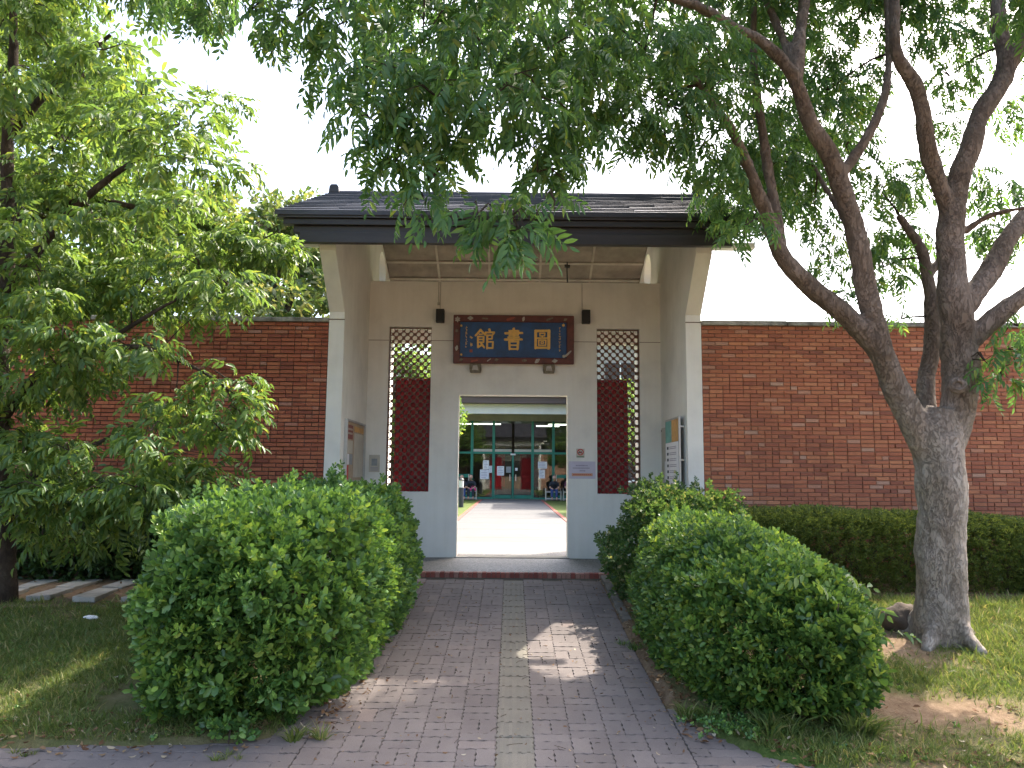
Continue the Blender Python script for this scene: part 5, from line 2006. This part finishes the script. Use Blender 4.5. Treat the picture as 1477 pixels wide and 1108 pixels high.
LW = [sprig(140 + k, 6, .75, .55, .3) for k in range(3)]
wp = pos[(rng.random(len(pos)) < .05)]
wn_ = np.array([noise.noise(Vector((q[0] * 1.3, q[1] * 1.3, 3))) for q in wp])
wp = wp[wn_ > -.05]
v, f = scatter(LW, wp, np.tile([0., 0., 1.], (len(wp), 1)) + rng.normal(size=(len(wp), 3)) * .4, rng.uniform(-3, 3, len(wp)), rng.uniform(.03, .06, len(wp)))
tag(mesh_np('lawn_weeds', v, f, 'leaf_bush'), 'small broad leaved weeds among the lawn grass', 'weeds', None, 'stuff')
WT = [blade_tuft(40 + k, 26, 1.0, .35, 1.3) for k in range(3)]
for i, (px, py, Y, h, n, lab) in enumerate(((440, 1062, 5.35, .13, 3, 'wispy grass tuft at the near right foot of the left bush'), (318, 1090, 5.05, .05, 4, 'low grass tuft growing between sidewalk blocks at lower left'),
                                            (912, 893, 7.5, .09, 5, 'dark bluish weed tuft on the right edge of the path'), (1010, 1020, 5.65, .12, 5, 'grass tuft at the near left foot of the right bush'),
                                            (1110, 1040, 5.4, .14, 6, 'long weedy grass under the front of the right bush'), (1235, 1030, 5.4, .17, 6, 'broad drooping grass clump at the right front foot of the right bush'),
                                            (45, 1083, 5.1, .05, 3, 'small grass tuft on the sidewalk edge at far lower left'))):
    p = at(px, py, Y)
    z = max(ground_z(p.x, Y), path_z(Y) - .01)
    t = thing('grass_tuft', lab, 'grass tuft', 'weed tufts', (p.x, Y, z))
    k = n
    pp_ = np.array([[random.gauss(0, .07), random.gauss(0, .04), -.005] for _ in range(k)])
    v, f = scatter(WT, pp_, np.tile([0.02, 0., 1.], (k, 1)), rng.uniform(-3, 3, k), np.full(k, h) * rng.uniform(.7, 1.1, k))
    mesh_np('blades', v, f, 'grass_blade' if i != 2 else 'leaf_bush_right', t)
CW = [sprig(120 + k, 7, .7, .5, .5) for k in range(3)]
t = thing('ground_weed', 'patch of round leaved weeds at the path edge by the right bush', 'weeds', None, (1.55, 5.5, ground_z(1.55, 5.5)))
k = 130
pp_ = np.array([[random.gauss(0, .16), random.gauss(0, .1), .01] for _ in range(k)])
v, f = scatter(CW, pp_, np.tile([0., 0., 1.], (k, 1)) + rng.normal(size=(k, 3)) * .5, rng.uniform(-3, 3, k), rng.uniform(.04, .075, k))
mesh_np('leaves', v, f, 'leaf_bush', t)['kind'] = 'stuff'
t = thing('basal_shoot', 'bright green leafy shoot at the front foot of the left bush', 'plant', None, (-1.83, 5.25, ground_z(-1.83, 5.25)))
k = 26
pp_ = np.array([[random.gauss(0, .09), random.gauss(0, .06), random.uniform(.02, .14)] for _ in range(k)])
v, f = scatter(SB, pp_, np.tile([0., -.3, .9], (k, 1)) + rng.normal(size=(k, 3)) * .5, rng.uniform(-3, 3, k), rng.uniform(.09, .14, k))
mesh_np('leaves', v, f, 'leaf_bush', t)['kind'] = 'stuff'
MB().tube([(0, 0, -.02), (.01, 0, .08), (0, -.02, .16)], .006, 6).build('stem', 'twig', t)

lv = [leaf_blade(1, .5, .3, .5, .15), leaf_blade(1, .4, -.3, .5, .2)]
pos, size = [], []
for _ in range(5200):
    u = random.random()
    if u < .32:
        x, y = random.choice((-1, 1)) * random.gauss(1.36, .14), random.uniform(5.3, 10.2)
    elif u < .6:
        x = random.uniform(-5.5, 5.5)
        y = lawn_edge(x) + random.gauss(.08, .12)
        if abs(x) < 1.5:
            continue
    elif u < .9:
        x, y = random.choice((-1, 1)) * random.uniform(1.5, 6), random.uniform(5, 9.5)
    else:
        x, y = random.uniform(-1.2, 1.2), random.uniform(4.6, 10.3)
        if random.random() < .45:
            continue
    pos.append((x, y, max(ground_z(x, y), path_z(y) if abs(x) < 1.4 or y < 5.2 else -9) + .012))
    size.append(random.uniform(.02, .06) * (.7 if abs(x) < 1.2 else 1))
k = len(pos)
dirs = rng.normal(size=(k, 3))
dirs[:, 2] *= .18
v, f = scatter(lv, np.array(pos), dirs, rng.normal(0, .35, k), np.array(size))
tag(mesh_np('leaf_litter', v, f, 'litter'), 'dry fallen leaves scattered over ground and path edges', 'leaves', None, 'stuff')
m = MB()
for _ in range(120):
    x, y = random.choice((random.uniform(-1.3, 1.3), random.uniform(-5, 5))), random.uniform(4.7, 8.5)
    z = max(ground_z(x, y), path_z(y) if abs(x) < 1.45 or y < 5.1 else -9) + .006
    a, l = random.uniform(0, 6.28), random.uniform(.03, .11)
    e = Vector((x + math.cos(a) * l, y + math.sin(a) * l, z + .004))
    m.tube([(x, y, z), Vector((x, y, z)).lerp(e, .5) + Vector((random.uniform(-.01, .01), random.uniform(-.01, .01), .004)), e], .002, 4)
tag(m.build('twig_litter', 'twig'), 'small dry twigs scattered over path and lawn', 'twigs', None, 'stuff')
